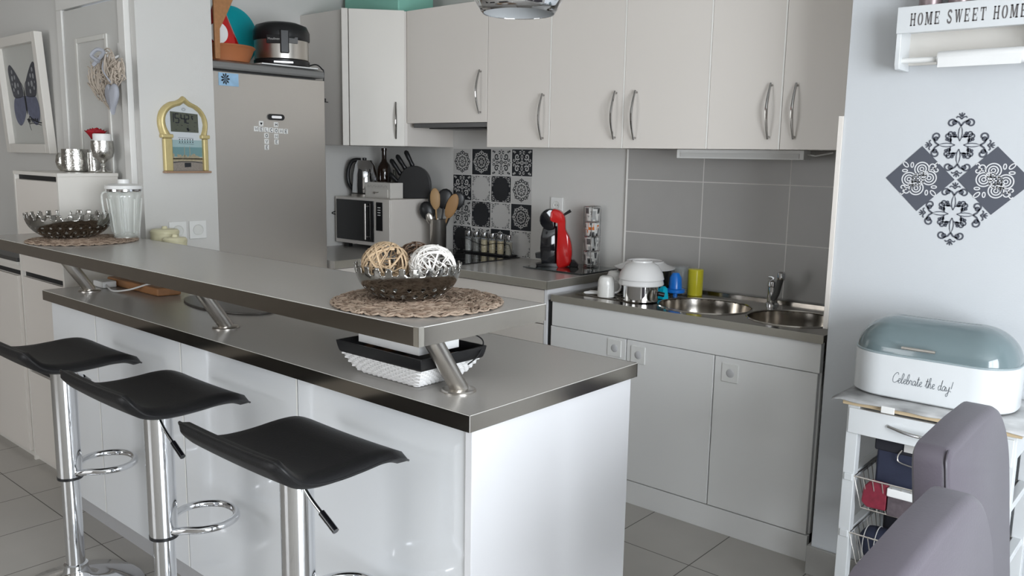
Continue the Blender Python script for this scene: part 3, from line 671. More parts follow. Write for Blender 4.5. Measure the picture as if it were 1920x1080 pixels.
def dia_knot(cx, cz, h, flip):
    m = MB(); P = lambda u, v: (cx+u*h*flip, -.6518, cz+v*h)
    rib = lambda pts, w=.035: m.ribbon(crom(pts, 5, False), w, P)
    for (a, b) in ((.05, .30), (.28, .03), (-.30, -.02), (-.07, -.29)):
        for r_ in (.205, .125): m.ribbon(arc(a, b, r_, 0, 2*PI, 28)[:-1], .036, P, closed=True)
        m.ribbon(arc(a, b, .055, 0, 2*PI, 14)[:-1], .03, P, closed=True)
    for q in (-.20, -.10, 0.0, .10):
        m.ribbon([(q, .22+q*.6), (q+.02, -.20+q*.6)], .034, P); m.ribbon([(-.22+q*.6, q), (.20+q*.6, q+.01)], .034, P)
    for sg in (1, -1):
        R = lambda pts: [(x*sg, y*sg) for x, y in pts]
        for (a, b, w_, an) in ((-.43, .43, .10, 2.35), (-.24, .42, .075, 1.57), (-.44, .24, .075, 3.14)):
            lp = []
            for i in range(17):
                t_ = 2*PI*i/16; u_ = w_*(math.cos(t_)); v_ = .5*w_*math.sin(t_); lp.append((a+u_*math.cos(an)-v_*math.sin(an), b+u_*math.sin(an)+v_*math.cos(an)))
            rib(R(lp), .032)
        rib(R(spiral(.36, .38, .10, 3.6, -.9, 9, .35)), .034); rib(R(spiral(.47, .28, .085, 2.2, .9, 9, .35)), .034); rib(R([(.42, .44), (.47, .50), (.53, .46)]), .03); rib(R([(.30, .28), (.38, .30), (.44, .36), (.45, .42)]), .03)
    return m
dcx, dcz, hd = 1.5945, 1.397, .100
for nm, ox, oz, kn, lb in (('top', 0, .1035, 0, 'diamond wall sticker of dark filigree on plain wall, topmost of four'), ('bot', 0, -.1035, 0, 'diamond wall sticker of dark filigree on plain wall, lowest of four'),
                       ('left', -.1035, 0, 1, 'slate diamond wall sticker with white knot pattern, left of the pair'), ('right', .1035, 0, -1, 'slate diamond wall sticker with white knot pattern, right of the pair')):
    cx, cz = dcx+ox, dcz+oz
    t = thing('diamond_sticker', (cx, -.65, cz), lb, 'wall sticker', 'diamond stickers on the right wall')
    if kn:
        mk('sticker_ground', MB().prism([(cx-hd, cz), (cx, cz-hd), (cx+hd, cz), (cx, cz+hd)], -.6512, -.6501, 'y'), m_slate, t)
        mk('motif', dia_knot(cx, cz, hd, kn), m_whitep, t, fix=False)
    else:
        mk('motif', dia_fil(cx, cz, hd*.98), m_slate, t, fix=False)

# ================================================================ SHELF WITH TOWEL ROLL
X0, X1 = 1.418, 1.83
t = thing('towel_roll_shelf', (1.62, -.70, 1.73), 'white wall shelf reading HOME SWEET HOME with paper towel holder', 'shelf')
mk('back_board', MB().box(X0+.012, X1-.012, -.660, -.6505, 1.74, 1.90), m_cabw, t)
for a, b in ((X0, X0+.014), (X1-.014, X1)):
    mk('side_board', MB().prism([(-.6505, 1.722), (-.745, 1.722), (-.752, 1.735), (-.752, 1.895), (-.6505, 1.895)], a, b, 'x'), m_enam, t, bevel=.002)
mk('front_board', MB().box(X0+.0005, X1-.0005, -.762, -.7525, 1.824, 1.900), m_enam, t, bevel=.002)
mk('shelf_board', MB().box(X0+.014, X1-.014, -.752, -.660, 1.834, 1.848), m_enam, t)
mk('dowel', MB().tube([(X0+.012, -.725, 1.748), (X1-.012, -.725, 1.748)], .008, 14), m_white, t, smooth=1)
def serif(ch):
    V = lambda x, w=.2: [(x-w/2, 0), (x+w/2, 0), (x+w/2, 1), (x-w/2, 1)]
    sf = lambda x, y, w=.36: [(x-w/2, y), (x+w/2, y), (x+w/2, y+.09), (x-w/2, y+.09)]
    if ch == 'H': return [V(.2), V(.8), [(.2, .46), (.8, .46), (.8, .56), (.2, .56)], sf(.2, 0), sf(.2, .91), sf(.8, 0), sf(.8, .91)]
    if ch == 'E': return [V(.25, .22), [(.1, 0), (.9, 0), (.9, .1), (.1, .1)], [(.1, .9), (.9, .9), (.9, 1), (.1, 1)], [(.3, .46), (.65, .46), (.65, .55), (.3, .55)], [(.82, 0), (.9, 0), (.9, .3), (.84, .3)], [(.84, .7), (.9, .7), (.9, 1), (.82, 1)], [(.6, .36), (.68, .36), (.68, .64), (.6, .64)]]
    if ch == 'M': return [V(.14, .1), V(.84, .2), [(.08, 1), (.3, 1), (.54, .25), (.44, .05)], [(.44, .05), (.54, .05), (.8, 1), (.7, 1)], sf(.14, 0, .26), sf(.84, 0, .34), [(.0, .91), (.3, .91), (.3, 1), (.0, 1)], [(.7, .91), (1, .91), (1, 1), (.7, 1)]]
    if ch == 'W': return [[(.05, 1), (.25, 1), (.42, .0), (.30, 0)], [(.30, 0), (.40, 0), (.55, .8), (.48, 1)], [(.45, 1), (.62, 1), (.80, 0), (.68, 0)], [(.68, 0), (.76, 0), (.98, 1), (.90, 1)], sf(.12, .91, .3), sf(.54, .91, .24), sf(.92, .91, .2)]
    if ch == 'T': return [V(.5, .22), sf(.5, 0, .42), [(.05, .9), (.95, .9), (.95, 1), (.05, 1)], [(.05, .68), (.12, .68), (.15, 1), (.05, 1)], [(.88, .68), (.95, .68), (.95, 1), (.85, 1)]]
    return []
p = MB(); u = 1.457; hh = .036; yt = -.7628
for ch in 'HOME SWEET HOME':
    if ch == ' ': u += .013; continue
    wv = .0152 if ch != 'M' and ch != 'W' else .0195
    to3 = lambda a, b, u=u, wv=wv: (u+a*wv, yt, 1.843+b*hh)
    for q in serif(ch): p.poly(q, to3)
    if ch == 'O':
        for sg in (0, 1): p.ribbon(arc(.5, .5, .36, -PI/2+.12+PI*sg, PI/2-.12+PI*sg, 12, .46), [.08+.16*math.sin(PI*i/12) for i in range(13)], to3)
    if ch == 'S': p.ribbon(crom([(.82, .78), (.7, .93), (.45, .96), (.22, .80), (.3, .62), (.6, .45), (.8, .28), (.7, .08), (.45, .03), (.2, .12), (.15, .3)], 3), .17, to3)
    u += wv+.0052
mk('lettering', p, M('print_warm_grey', (.14, .13, .13), .6), t, fix=False)
t = thing('paper_towel_roll', (1.64, -.725, 1.752), 'white paper towel roll hanging on the shelf dowel', 'paper towel')
mk('roll', MB().lathe([(.010, 0), (.021, .0), (.022, .004), (.022, .218), (.021, .222), (.010, .222)], (1.534, -.725, 1.748), 32, 'x', cap=False), m_paper, t, smooth=.6)
mk('loose_sheet', MB().box(1.538, 1.752, -.748, -.7465, 1.722, 1.750), m_paper, t)
JX = [(1.492, 'leftmost on'), (1.572, 'second from left on'), (1.652, 'third from left on'), (1.732, 'rightmost on')]
for i, (x, lb) in enumerate(JX):
    t = thing('spice_tin', (x, -.705, 1.848), 'small pinkish metal jar, %s the HOME SWEET HOME shelf' % lb, 'jar', 'jars on the wall shelf')
    mk('jar', MB().lathe([(.030, 1.8485), (.031, 1.853), (.031, 1.945), (.027, 1.95), (0, 1.951)], (x, -.705, 0), 28), M('rose_tin', (.34, .27, .28), .3, .5, noise=.1), t, smooth=.6)
    mk('lid', MB().lathe([(.032, 1.95), (.032, 1.968), (0, 1.97)], (x, -.705, 0), 28), m_steel, t, smooth=.6)

# ================================================================ MICROWAVE CORNER
mw = thing('microwave', (-1.53, -.25, .9), 'white microwave with black glass door in the corner by the fridge', 'microwave')
a0, a1, yf, zb_, zt_ = -1.775, -1.292, -.40, .928, 1.195
mk('case', MB().box(a0, a1, yf+.012, -.095, zb_, zt_), m_cab, mw, bevel=.004)
mk('front_frame', MB().box(a0, a1, yf, yf+.013, zb_, zt_), m_cab, mw, bevel=.004)
dd_ = mk('door_glass', MB().box(a0+.018, a0+.352, yf-.006, yf+.001, zb_+.022, zt_-.014), m_gblack, mw, bevel=.002)
mk('handle', MB().tube([(a0+.300, yf-.022, zb_+.035), (a0+.300, yf-.022, zt_-.03)], .006, 10).tube([(a0+.300, yf-.022, zb_+.05), (a0+.300, yf, zb_+.05)], .004, 8).tube([(a0+.300, yf-.022, zt_-.045), (a0+.300, yf, zt_-.045)], .004, 8), m_steel, dd_, smooth=1)
cp = mk('control_panel', MB().box(a0+.372, a0+.425, yf-.003, yf+.001, zb_+.09, zt_-.018), m_gblack, mw, bevel=.001)
b = MB()
for i in range(4): b.box(a0+.387, a0+.410, yf-.0045, yf-.0028, zt_-.05-.014*i, zt_-.045-.014*i)
mk('buttons', b, m_white, cp)
for x_ in (a0+.04, a1-.07):
    for y_ in (yf+.04, -.15): mk('foot', MB().box(x_, x_+.03, y_, y_+.03, .9, zb_), m_black, mw)
mk('power_cord', MB().tube(crom([(a0-.001, -.33, 1.08), (a0-.016, -.38, 1.085), (a0-.018, -.41, 1.095), (a0-.016, -.38, 1.105), (a0-.010, -.33, 1.11)], 4), .003, 6), m_black, mw, smooth=1)
TZ = zt_
k = thing('electric_kettle', (-1.69, -.27, TZ), 'shiny steel electric kettle with black handle on the microwave', 'kettle')
kx, ky = -1.672, -.262
mk('kettle_body', MB().lathe([(.062, TZ+.018), (.072, TZ+.022), (.074, TZ+.06), (.070, TZ+.13), (.060, TZ+.185), (.044, TZ+.21), (0, TZ+.216)], (kx, ky, 0), 40), m_chrome, k, smooth=.8)
mk('power_base', MB().lathe([(.078, TZ+.0), (.078, TZ+.012), (.07, TZ+.017), (0, TZ+.017)], (kx, ky, 0), 36), m_steel, k, smooth=.6)
mk('handle', MB().tube(crom([(kx-.02, ky-.01, TZ+.212), (kx-.055, ky-.045, TZ+.205), (kx-.075, ky-.062, TZ+.15), (kx-.075, ky-.06, TZ+.08), (kx-.05, ky-.045, TZ+.035)], 5), .012, 10), m_black, k, smooth=1)
mk('lid_knob', MB().lathe([(.012, TZ+.214), (.012, TZ+.224), (0, TZ+.226)], (kx, ky, 0), 16), m_black, k, smooth=.6)
t = thing('small_box', (-1.49, -.30, TZ), 'small white wooden box with a tiny drawer and knob on the microwave', 'box')
mk('box_body', MB().box(-1.585, -1.365, -.33, -.235, TZ, TZ+.088), m_cabw, t, bevel=.002)
dw_ = mk('drawer', MB().box(-1.575, -1.385, -.3335, -.3295, TZ+.006, TZ+.050), m_cabw, t, bevel=.001)
mk('knob', MB().lathe([(0, -.352), (.006, -.350), (.007, -.345), (.003, -.340), (.003, -.333)], (-1.482, 0, TZ+.030), 16, 'y', cap=False).tube([(-1.505, -.338, TZ+.034), (-1.482, -.345, TZ+.028), (-1.459, -.338, TZ+.034)], .0022, 6), m_steel, dw_, smooth=1)
pr = MB(); to3 = lambda u, v: (-1.565+u*.019, -.3308, TZ+.058+v*.017)
rnd = random.Random(8)
for i in range(13):
    u_ = i*.72+.1; pr.ribbon([(u_, rnd.uniform(0, .3)), (u_+rnd.uniform(-.1, .1), rnd.uniform(.6, 1))], .10, to3); pr.ribbon([(u_, rnd.choice((.1, .5, .9))), (u_+.4, rnd.choice((.1, .5, .9)))], .09, to3)
mk('faint_print', pr, M('print_faint', (.42, .40, .37), .6), t, fix=False)
t = thing('wine_bottle', (-1.61, -.16, TZ), 'dark brown glass bottle standing behind the small white box', 'bottle')
mk('bottle', MB().lathe([(.036, TZ), (.040, TZ+.006), (.040, TZ+.16), (.034, TZ+.185), (.018, TZ+.205), (.0145, TZ+.22), (.0145, TZ+.265), (.017, TZ+.268), (.017, TZ+.282), (.0, TZ+.283)], (-1.61, -.165, 0), 32), m_brown, t, smooth=.6)
t = thing('oil_bottle', (-1.50, -.17, TZ), 'small clear bottle with pale cap between brown bottle and knife block', 'bottle')
mk('bottle', MB().lathe([(.022, TZ), (.024, TZ+.004), (.024, TZ+.09), (.010, TZ+.125), (.009, TZ+.16)], (-1.505, -.175, 0), 24), M('green_glass', (.10, .10, .08), .08, coat=.5), t, smooth=.6)
mk('cap', MB().lathe([(.011, TZ+.16), (.011, TZ+.185), (0, TZ+.187)], (-1.505, -.175, 0), 16), m_steel, t, smooth=.6)
# knife block (turned to face the room) and its knives
kb = thing('knife_block', (-1.385, -.175, TZ), 'round black knife block at the right end of the microwave top', 'knife block')
ang = .70; ux, uy = math.cos(ang), math.sin(ang); KC = Vector((-1.362, -.160, TZ))
def KB(u, w_, v): return (KC.x+ux*u+uy*w_, KC.y+uy*u-ux*w_, KC.z+v)
outl = [(-.105, .0), (.090, .0), (.103, .05), (.098, .11), (.075, .155), (.035, .18), (-.005, .183), (-.045, .165), (-.075, .12), (-.10, .05)]
outl = [(p[0], p[1]) for p in crom([(a, b) for a, b in outl], 4, True)]
outl = [(a, max(0, b)) for a, b in outl]
n = len(outl); vs = [KB(a, -.035, b) for a, b in outl]+[KB(a, .035, b) for a, b in outl]
mk('block', MB().add(vs, [tuple(range(n)), tuple(range(2*n-1, n-1, -1))]+[(i, i+n, (i+1) % n+n, (i+1) % n) for i in range(n)]), m_black, kb, bevel=.004)
for i, (u0, v0, u1, v1, lb) in enumerate(((-.0, .178, -.045, .270, 'black handled knife, rightmost and highest in the knife block'), (-.04, .160, -.095, .245, 'black handled knife, second from the right in the knife block'),
        (-.068, .130, -.130, .220, 'black handled knife, third from the right in the knife block'), (-.080, .085, -.140, .140, 'black handled knife, lowest on the left of the knife block'))):
    t = thing('kitchen_knife', KB(u0, 0, v0), lb, 'knife', 'knives in the black knife block')
    a = Vector(KB(u0, -.0, v0)); b = Vector(KB(u1, -.0, v1)); d = (b-a)
    mk('handle', MB().tube([a, a+d*.1, a+d*.3, a+d*.6, a+d*.9, b], [.009, .014, .012, .014, .014, .006], 10), m_black, t, smooth=1)
    mk('bolster', MB().tube([a-d*.12, a+d*.04], .006, 8), m_steel, t, smooth=1)
# utensil holder
uh = thing('utensil_holder', (-1.10, -.17, .9), 'steel cylinder holder full of cooking utensils beside the microwave', 'utensil holder')
hx, hy = -1.150, -.165
mk('cylinder', MB().lathe([(.044, .9), (.046, .903), (.046, 1.085), (.0475, 1.088), (.044, 1.087), (.043, .91), (0, .91)], (hx, hy, 0), 36), m_steel, uh, smooth=.6)
def utensil(name, lb, mt, du, dh, top, shape, dz=0):
    t = thing(name, (hx+du*.25, hy+dh*.25, .915), lb, 'utensil', 'utensils in the steel holder')
    b = Vector((hx-du*.15, hy-dh*.15, .915)); e_ = Vector((hx+du, hy+dh, top)); d = (e_-b).normalized()
    m = MB().tube([b, e_-d*.07], [.004, .005], 8); 
    mk('shaft', m, mt, t, smooth=1)
    # head: flattened ellipsoid facing the room
    side = Vector((.756, .655, 0)); nr = side.cross(d).normalized(); side = d.cross(nr).normalized(); vs = []; fs = []; N1, N2 = 12, 8
    L_, Wd, Th = [q*1.22 for q in shape]
    for i in range(N2+1):
        th_ = PI*i/N2
        for j in range(N1):
            ph = 2*PI*j/N1; r_ = math.sin(th_)
            vs.append(e_-d*.035+d*(-L_*math.cos(th_))+side*(Wd*r_*math.cos(ph))+nr*(Th*r_*math.sin(ph)))
    for i in range(N2):
        for j in range(N1): fs.append((i*N1+j, i*N1+(j+1) % N1, (i+1)*N1+(j+1) % N1, (i+1)*N1+j))
    mk('head', MB().add(vs, fs), mt, t, smooth=1)
utensil('wooden_spoon', 'pale wooden spoon, tallest in the steel utensil holder', M('spoon_wood', (.42, .26, .12), .5, noise=.2), -.012, -.015, 1.235, (.050, .024, .006))
utensil('wooden_spatula', 'wooden spatula leaning right out of the utensil holder', M('spatula_wood', (.36, .20, .08), .5, noise=.2), .078, .045, 1.195, (.060, .026, .005))
utensil('ladle', 'black ladle leaning left out of the utensil holder', m_black, -.058, -.045, 1.165, (.045, .036, .016))
utensil('skimmer', 'black skimmer behind the wooden spoon in the utensil holder', m_black, .03, .03, 1.235, (.048, .038, .008))
utensil('spatula', 'black spatula at the far right of the utensil holder', m_black, .095, .075, 1.225, (.042, .034, .005))
utensil('serving_spoon', 'steel serving spoon low at the front left of the utensil holder', m_steel, -.035, -.045, 1.125, (.030, .018, .008))
utensil('pasta_server', 'black pasta server leaning left behind the ladle', m_black, -.045, .01, 1.225, (.042, .030, .012))
# spice rack
sr = thing('spice_rack', (-.86, -.06, .906), 'black spice rack tray with a curved wire rail behind the hob', 'spice rack')
mk('tray', MB().box(-1.045, -.685, -.085, -.022, .9065, .916), m_black, sr, bevel=.002)
mk('wire_rail', MB().tube(crom([(-1.045, -.088, .985), (-1.0, -.088, .985), (-.93, -.088, .968), (-.865, -.088, .958), (-.80, -.088, .972), (-.73, -.088, .978), (-.685, -.088, .975)], 5), .0018, 6).tube([(-1.045, -.088, .985), (-1.045, -.06, .912)], .0018, 6).tube([(-.685, -.088, .975), (-.685, -.06, .912)], .0018, 6), m_black, sr, smooth=1)
SPC = [(.30, .30, .28), (.10, .09, .07), (.42, .34, .17), (.38, .30, .14), (.44, .34, .16), (.25, .22, .15)]
for i in range(6):
    x = -1.018+i*.0605
    t = thing('spice_jar', (x, -.055, .916), 'small glass spice jar with silver cap, %s in the spice rack' % ['leftmost', 'second from left', 'third from left', 'third from right', 'second from right', 'rightmost'][i], 'spice jar', 'spice jars in the rack')
    mk('spice', MB().lathe([(.0175, .9165), (.0185, .918), (.0185, .985), (0, .986)], (x, -.055, 0), 20), M('spice_%d' % i, SPC[i], .8, noise=.4, nscale=150, coat=.8), t, smooth=.6)
    mk('glass', MB().lathe([(.0205, .9162), (.0205, .992), (.018, .998)], (x, -.055, 0), 20, cap=False), M('jar_glass', (.42, .45, .45), .04, alpha=.20, coat=.6), t, smooth=.6)
    mk('cap', MB().lathe([(.0195, .996), (.0205, .998), (.0205, 1.024), (.018, 1.026), (0, 1.026)], (x, -.055, 0), 20), m_chrome, t, smooth=.6)

# wall sockets
def socket(name, loc, axis, lb, plug=False, w_=.08):
    t = thing(name, loc, lb, 'socket')
    x, y, z = loc; h = w_/2
    if axis == 'y':
        mk('plate', MB().box(x-h, x+h, y-.009, y-.0005, z-h, z+h), m_white, t, bevel=.003)
        mk('socket_ring', MB().lathe([(.0215, -.0098+y), (.0215, -.012+y), (.0195, -.012+y), (.0175, -.0092+y), (0, -.0092+y)], (x, 0, z), 28, 'y', cap=False), M('socket_inner', (.70, .70, .67), .4), t, smooth=.5)
        if plug: mk('holes', MB().box(x-.010, x-.006, y-.0105, y-.0088, z-.002, z+.002).box(x+.006, x+.010, y-.0105, y-.0088, z-.002, z+.002), m_black, t)
    else:
        mk('plate', MB().box(x+.0005, x+.009, y-h, y+h, z-h, z+h), m_white, t, bevel=.003)
        mk('socket_ring', MB().lathe([(.0245, .0095+x), (.0245, .0125+x), (.0225, .0125+x), (.0205, .0095+x), (0, .0095+x)], (0, y, z), 28, 'x', cap=False), M('socket_inner', (.70, .70, .67), .4), t, smooth=.5)
    return t
socket('wall_socket', (-.433, 0, 1.197), 'y', 'white wall socket behind the red coffee machine', True)
socket('wall_socket', (-1.24, -1.655, 1.098), 'x', 'white wall socket below the golden clock, left of two')
socket('wall_socket', (-1.24, -1.562, 1.098), 'x', 'white wall socket below the golden clock, right of two')

# glass board, coffee machine, cup tower
t = thing('glass_board', (-.21, -.165, .9), 'dark glass board on the worktop under the coffee machine', 'board')
mk('board', MB().box(-.395, -.03, -.315, -.02, .9035, .9075), M('dark_glass', (.035, .045, .045), .06, coat=.5), t, bevel=.001)
for x_ in (-.37, -.05):
    for y_ in (-.29, -.04): mk('rubber_foot', MB().lathe([(.008, .9), (.008, .9036)], (x_, y_, 0), 12), m_black, t)
cm = thing('coffee_machine', (-.30, -.17, .9075), 'red and black capsule coffee machine on the glass board', 'coffee machine')
CM0 = Vector((-.292, -.175, .9078)); ca_, sa_ = math.cos(.62), math.sin(.62)
def cmp_(u, w_, v): return (CM0.x+ca_*u+sa_*w_, CM0.y+sa_*u-ca_*w_, CM0.z+v)
def cprof(pts, wd, inset=.012):
    """profile in (u,v), thickness wd across, with rounded flanks"""
    m = MB(); n = len(pts); cu = sum(p[0] for p in pts)/n; cv = sum(p[1] for p in pts)/n; vs = []; lay = [(-wd, .80), (-wd*.93, .90), (-wd*.7, .97), (-wd*.3, 1), (wd*.3, 1), (wd*.7, .97), (wd*.93, .90), (wd, .80)]
    for w_, s in lay:
        for (u, v) in pts: vs.append(cmp_(cu+(u-cu)*s, w_, cv+(v-cv)*(1-(1-s)*.5)))
    fs = [tuple(range(n)), tuple((len(lay)-1)*n+i for i in range(n-1, -1, -1))]
    for j in range(len(lay)-1):
        for i in range(n): fs.append((j*n+i, (j+1)*n+i, (j+1)*n+(i+1) % n, j*n+(i+1) % n))
    return m.add(vs, fs)
red = [(0, 0), (.050, 0), (.068, .015), (.076, .06), (.072, .11), (.060, .150), (.042, .185), (.040, .225), (.034, .252), (.014, .276), (-.015, .286), (-.035, .279), (-.040, .262), (-.040, .232), (-.008, .222), (0, .20)]
redc = [tuple(v) for v in crom(red, 3, True)]
mk('red_shell', cprof(redc, .056), m_red, cm, smooth=.8)
mk('black_front', cprof([(0, .004), (-.002, .20), (-.070, .195), (-.082, .15), (-.084, .09), (-.080, .04), (-.075, .004)], .044), m_gblack, cm, smooth=.7)
mk('black_head', cprof([tuple(p) for p in arc(-.036, .232, .054, PI/2-.25, 1.5*PI+.5, 12)]+[(-.01, .20), (-.005, .25)], .050), m_gblack, cm, smooth=.7)
mk('lever', MB().tube([cmp_(.03, 0, .255), cmp_(.062, 0, .276)], [.006, .008], 10), m_black, cm, smooth=1)
mk('drip_tray', cprof([(-.06, .035), (-.105, .04), (-.108, .062), (-.08, .068), (-.05, .066)], .036), m_black, cm, smooth=.7)
mk('base_foot', cprof([(.02, 0), (-.10, 0), (-.105, .010), (-.06, .018), (.02, .018)], .05), m_black, cm, smooth=.7)
mk('water_tank_foot', cprof([(.06, 0), (.105, .0), (.11, .012), (.085, .035), (.072, .035)], .03), m_gblack, cm, smooth=.7)
ct = thing('cup_stand', (-.165, -.055, .9075), 'tall wire stand holding a stack of printed espresso cups', 'cup stand')
cx, cy = -.165, -.062; CB = .908
m = MB()
for zz in (CB+.006, CB+.078, CB+.150, CB+.222, CB+.298): m.tube([(cx+.042*math.cos(2*PI*i/24), cy+.042*math.sin(2*PI*i/24), zz) for i in range(24)], .0015, 6, closed=True)
for a in (-2.3, -1.0, .4, 2.0): m.tube([(cx+.042*math.cos(a), cy+.042*math.sin(a), CB), (cx+.042*math.cos(a), cy+.042*math.sin(a), CB+.30)], .0018, 6)
m.tube([(cx-.042, cy, CB+.006), (cx+.042, cy, CB+.006)], .0015, 6); m.tube([(cx, cy-.042, CB+.006), (cx, cy+.042, CB+.006)], .0015, 6)
mk('wire_frame', m, m_chrome, ct, smooth=1)
def cup_mat(name, seed, warm):
    m = bpy.data.materials.new(name); m.use_nodes = True; nt = m.node_tree; b = nt.nodes['Principled BSDF']; L = nt.links.new
    tc = nt.nodes.new('ShaderNodeTexCoord'); mp = nt.nodes.new('ShaderNodeMapping'); mp.inputs['Location'].default_value = (seed*3.1, seed, seed*2); mp.inputs['Scale'].default_value = (30, 30, 22)
    v = nt.nodes.new('ShaderNodeTexVoronoi'); v.feature = 'F1'; v.distance = 'CHEBYCHEV'; v.inputs['Scale'].default_value = 1
    cr = nt.nodes.new('ShaderNodeValToRGB'); cr.color_ramp.interpolation = 'CONSTANT'; e = cr.color_ramp.elements
    e[0].color = (.02, .02, .02, 1); e[1].position = .72; e[1].color = (.02, .02, .02, 1)
    for p_, c_ in ((.18, (.10, .10, .10, 1)), (.32, (.62, .61, .58, 1)), (.52, (.6, .16, .03, 1) if warm else (.35, .35, .34, 1))):
        q = e.new(p_); q.color = c_
    L(tc.outputs['Object'], mp.inputs[0]); L(mp.outputs[0], v.inputs['Vector']); L(v.outputs['Distance'], cr.inputs[0]); L(cr.outputs[0], b.inputs['Base Color']); b.inputs['Roughness'].default_value = .2
    return m
for i, lb in enumerate(('lowest', 'second from bottom', 'third from bottom with orange print', 'topmost')):
    z_ = CB+.009+.072*i
    t = thing('espresso_cup', (cx, cy, z_), 'black and white printed espresso cup, %s in the wire stand' % lb, 'cup', 'espresso cups in the wire stand')
    mk('cup', MB().lathe([(.026, z_), (.030, z_+.003), (.037, z_+.066), (.035, z_+.066), (.028, z_+.006), (0, z_+.005)], (cx, cy, 0), 28), cup_mat('city_photo_print_%d' % i, i+1, i == 2), t, smooth=.6)
    mk('cup_handle', MB().tube([(cx+.005, cy+.034+.014*math.sin(q)*1, z_+.036+.018*math.cos(q)) for q in [PI*k_/8 for k_ in range(9)]], .003, 6), m_ceram, t, smooth=1)

# ================================================================ DISHES ON THE DRAINER
def mug(x, y, lb, hd=(1, 0), sc=1):
    z = SZ+.0035; t = thing('mug', (x, y, z), lb, 'mug')
    mk('mug_body', MB().lathe([(.037, z), (.0375, z+.003), (.0365, z+.055), (.035, z+.072), (.029, z+.086), (.022, z+.090), (0, z+.0895)], (x, y, 0), 32), M('embossed_ceramic', (.76, .75, .72), .2, bump=.8, bscale=90, coat=.3), t, smooth=.6)
    L_ = [(x+hd[0]*(.033+.031*math.sin(q)), y+hd[1]*(.033+.031*math.sin(q)), z+.044+.028*math.cos(q)) for q in [PI*k_/10 for k_ in range(11)]]
    mk('mug_handle', MB().tube(L_, .005, 8), m_ceram, t, smooth=1)
mug(.208, -.465, 'white upturned mug with handle at the front of the drainer', (.756, .655))
mug(.14, -.30, 'white upturned mug behind the front mug, next to the plate', (-.9, .3))
t = thing('saucepan', (.365, -.435, SZ), 'shiny steel saucepan upside down on the drainer under white bowls', 'saucepan')
mk('pan_body', MB().lathe([(.072, SZ+.0035), (.075, SZ+.005), (.075, SZ+.078), (.070, SZ+.084), (0, SZ+.085)], (.365, -.435, 0), 44), m_chrome, t, smooth=.6)
mk('pan_handle', MB().tube([(.43, -.40, SZ+.035), (.45, -.385, SZ+.03)], .01, 8), m_black, t, smooth=1)
for i, lb in enumerate(('lower of two white bowls stacked upside down on the saucepan', 'upper of two white bowls stacked upside down on the saucepan')):
    z = SZ+.072+.022*i; X_, Y_ = .365, -.435
    t = mk('bowl', MB().lathe([(.094, z), (.096, z+.004), (.090, z+.028), (.070, z+.060), (.045, z+.074), (.044, z+.080), (.040, z+.080), (.039, z+.076), (0, z+.075)]+[(0, z+.068), (.042, z+.067), (.066, z+.054), (.085, z+.026), (.090, z+.003)], (X_, Y_, 0), 44, cap=False), m_ceram, at=(X_, Y_, z), smooth=.6)
    tag(t, lb, 'bowl', 'white bowls on the drainer')
t = thing('frying_pan', (.235, -.20, SZ), 'dark pan on the drainer beneath the upturned grey plate', 'pan')
mk('pan_body', MB().lathe([(.10, SZ+.0035), (.115, SZ+.006), (.120, SZ+.105), (.117, SZ+.107), (.11, SZ+.02), (0, SZ+.018)], (.235, -.20, 0), 44), m_gblack, t, smooth=.6)
t = mk('plate', MB().lathe([(.137, SZ+.110), (.138, SZ+.113), (.10, SZ+.126), (.085, SZ+.137), (.083, SZ+.142), (.078, SZ+.142), (.076, SZ+.138), (0, SZ+.136)]+[(0, SZ+.130), (.08, SZ+.128), (.10, SZ+.118), (.136, SZ+.1085)], (.235, -.20, 0), 52, cap=False), m_ceram, at=(.235, -.2, SZ+.11), smooth=.5)
tag(t, 'large grey white plate upside down at the back of the drainer', 'plate')
t = thing('drinking_glass', (.40, -.185, SZ), 'clear drinking glass behind the blue holder on the drainer', 'glass')
mk('glass_body', MB().lathe([(.028, SZ+.0035), (.031, SZ+.006), (.034, SZ+.125), (.0325, SZ+.125), (.029, SZ+.012), (0, SZ+.012)], (.395, -.150, 0), 28), M('jar_glass', (.42, .45, .45), .04, alpha=.20, coat=.6), t, smooth=.6)
t = thing('cutlery_cup', (.405, -.215, SZ), 'blue plastic cup standing in front of the clear glass', 'cup')
mk('cup_body', MB().lathe([(.024, SZ+.03), (.030, SZ+.034), (.026, SZ+.085), (.014, SZ+.105), (0, SZ+.107)], (.408, -.222, 0), 24), m_blue, t, smooth=.6)
mk('rim', MB().lathe([(.040, SZ+.020), (.042, SZ+.022), (.042, SZ+.034), (.030, SZ+.037), (0, SZ+.037)], (.412, -.228, 0), 28), m_blue, t, smooth=.6)
mk('stem', MB().lathe([(.010, SZ+.0005), (.010, SZ+.024)], (.412, -.228, 0), 12), m_blue, t)
t = thing('plastic_scoop', (.395, -.30, SZ), 'small turquoise plastic cup beside the saucepan', 'cup')
mk('scoop', MB().lathe([(.026, SZ+.0025), (.026, SZ+.006), (.020, SZ+.045), (.008, SZ+.055), (0, SZ+.056)], (.405, -.318, 0), 6), m_cyan, t, smooth=.4)
t = mk('tumbler', MB().lathe([(.031, SZ+.0005), (.033, SZ+.003), (.034, SZ+.115), (.031, SZ+.119), (.025, SZ+.120), (.0, SZ+.119)], (.455, -.130, 0), 32), m_yel, at=(.455, -.13, SZ), smooth=.6)
tag(t, 'translucent yellow plastic tumbler by the wall behind the sink', 'tumbler')
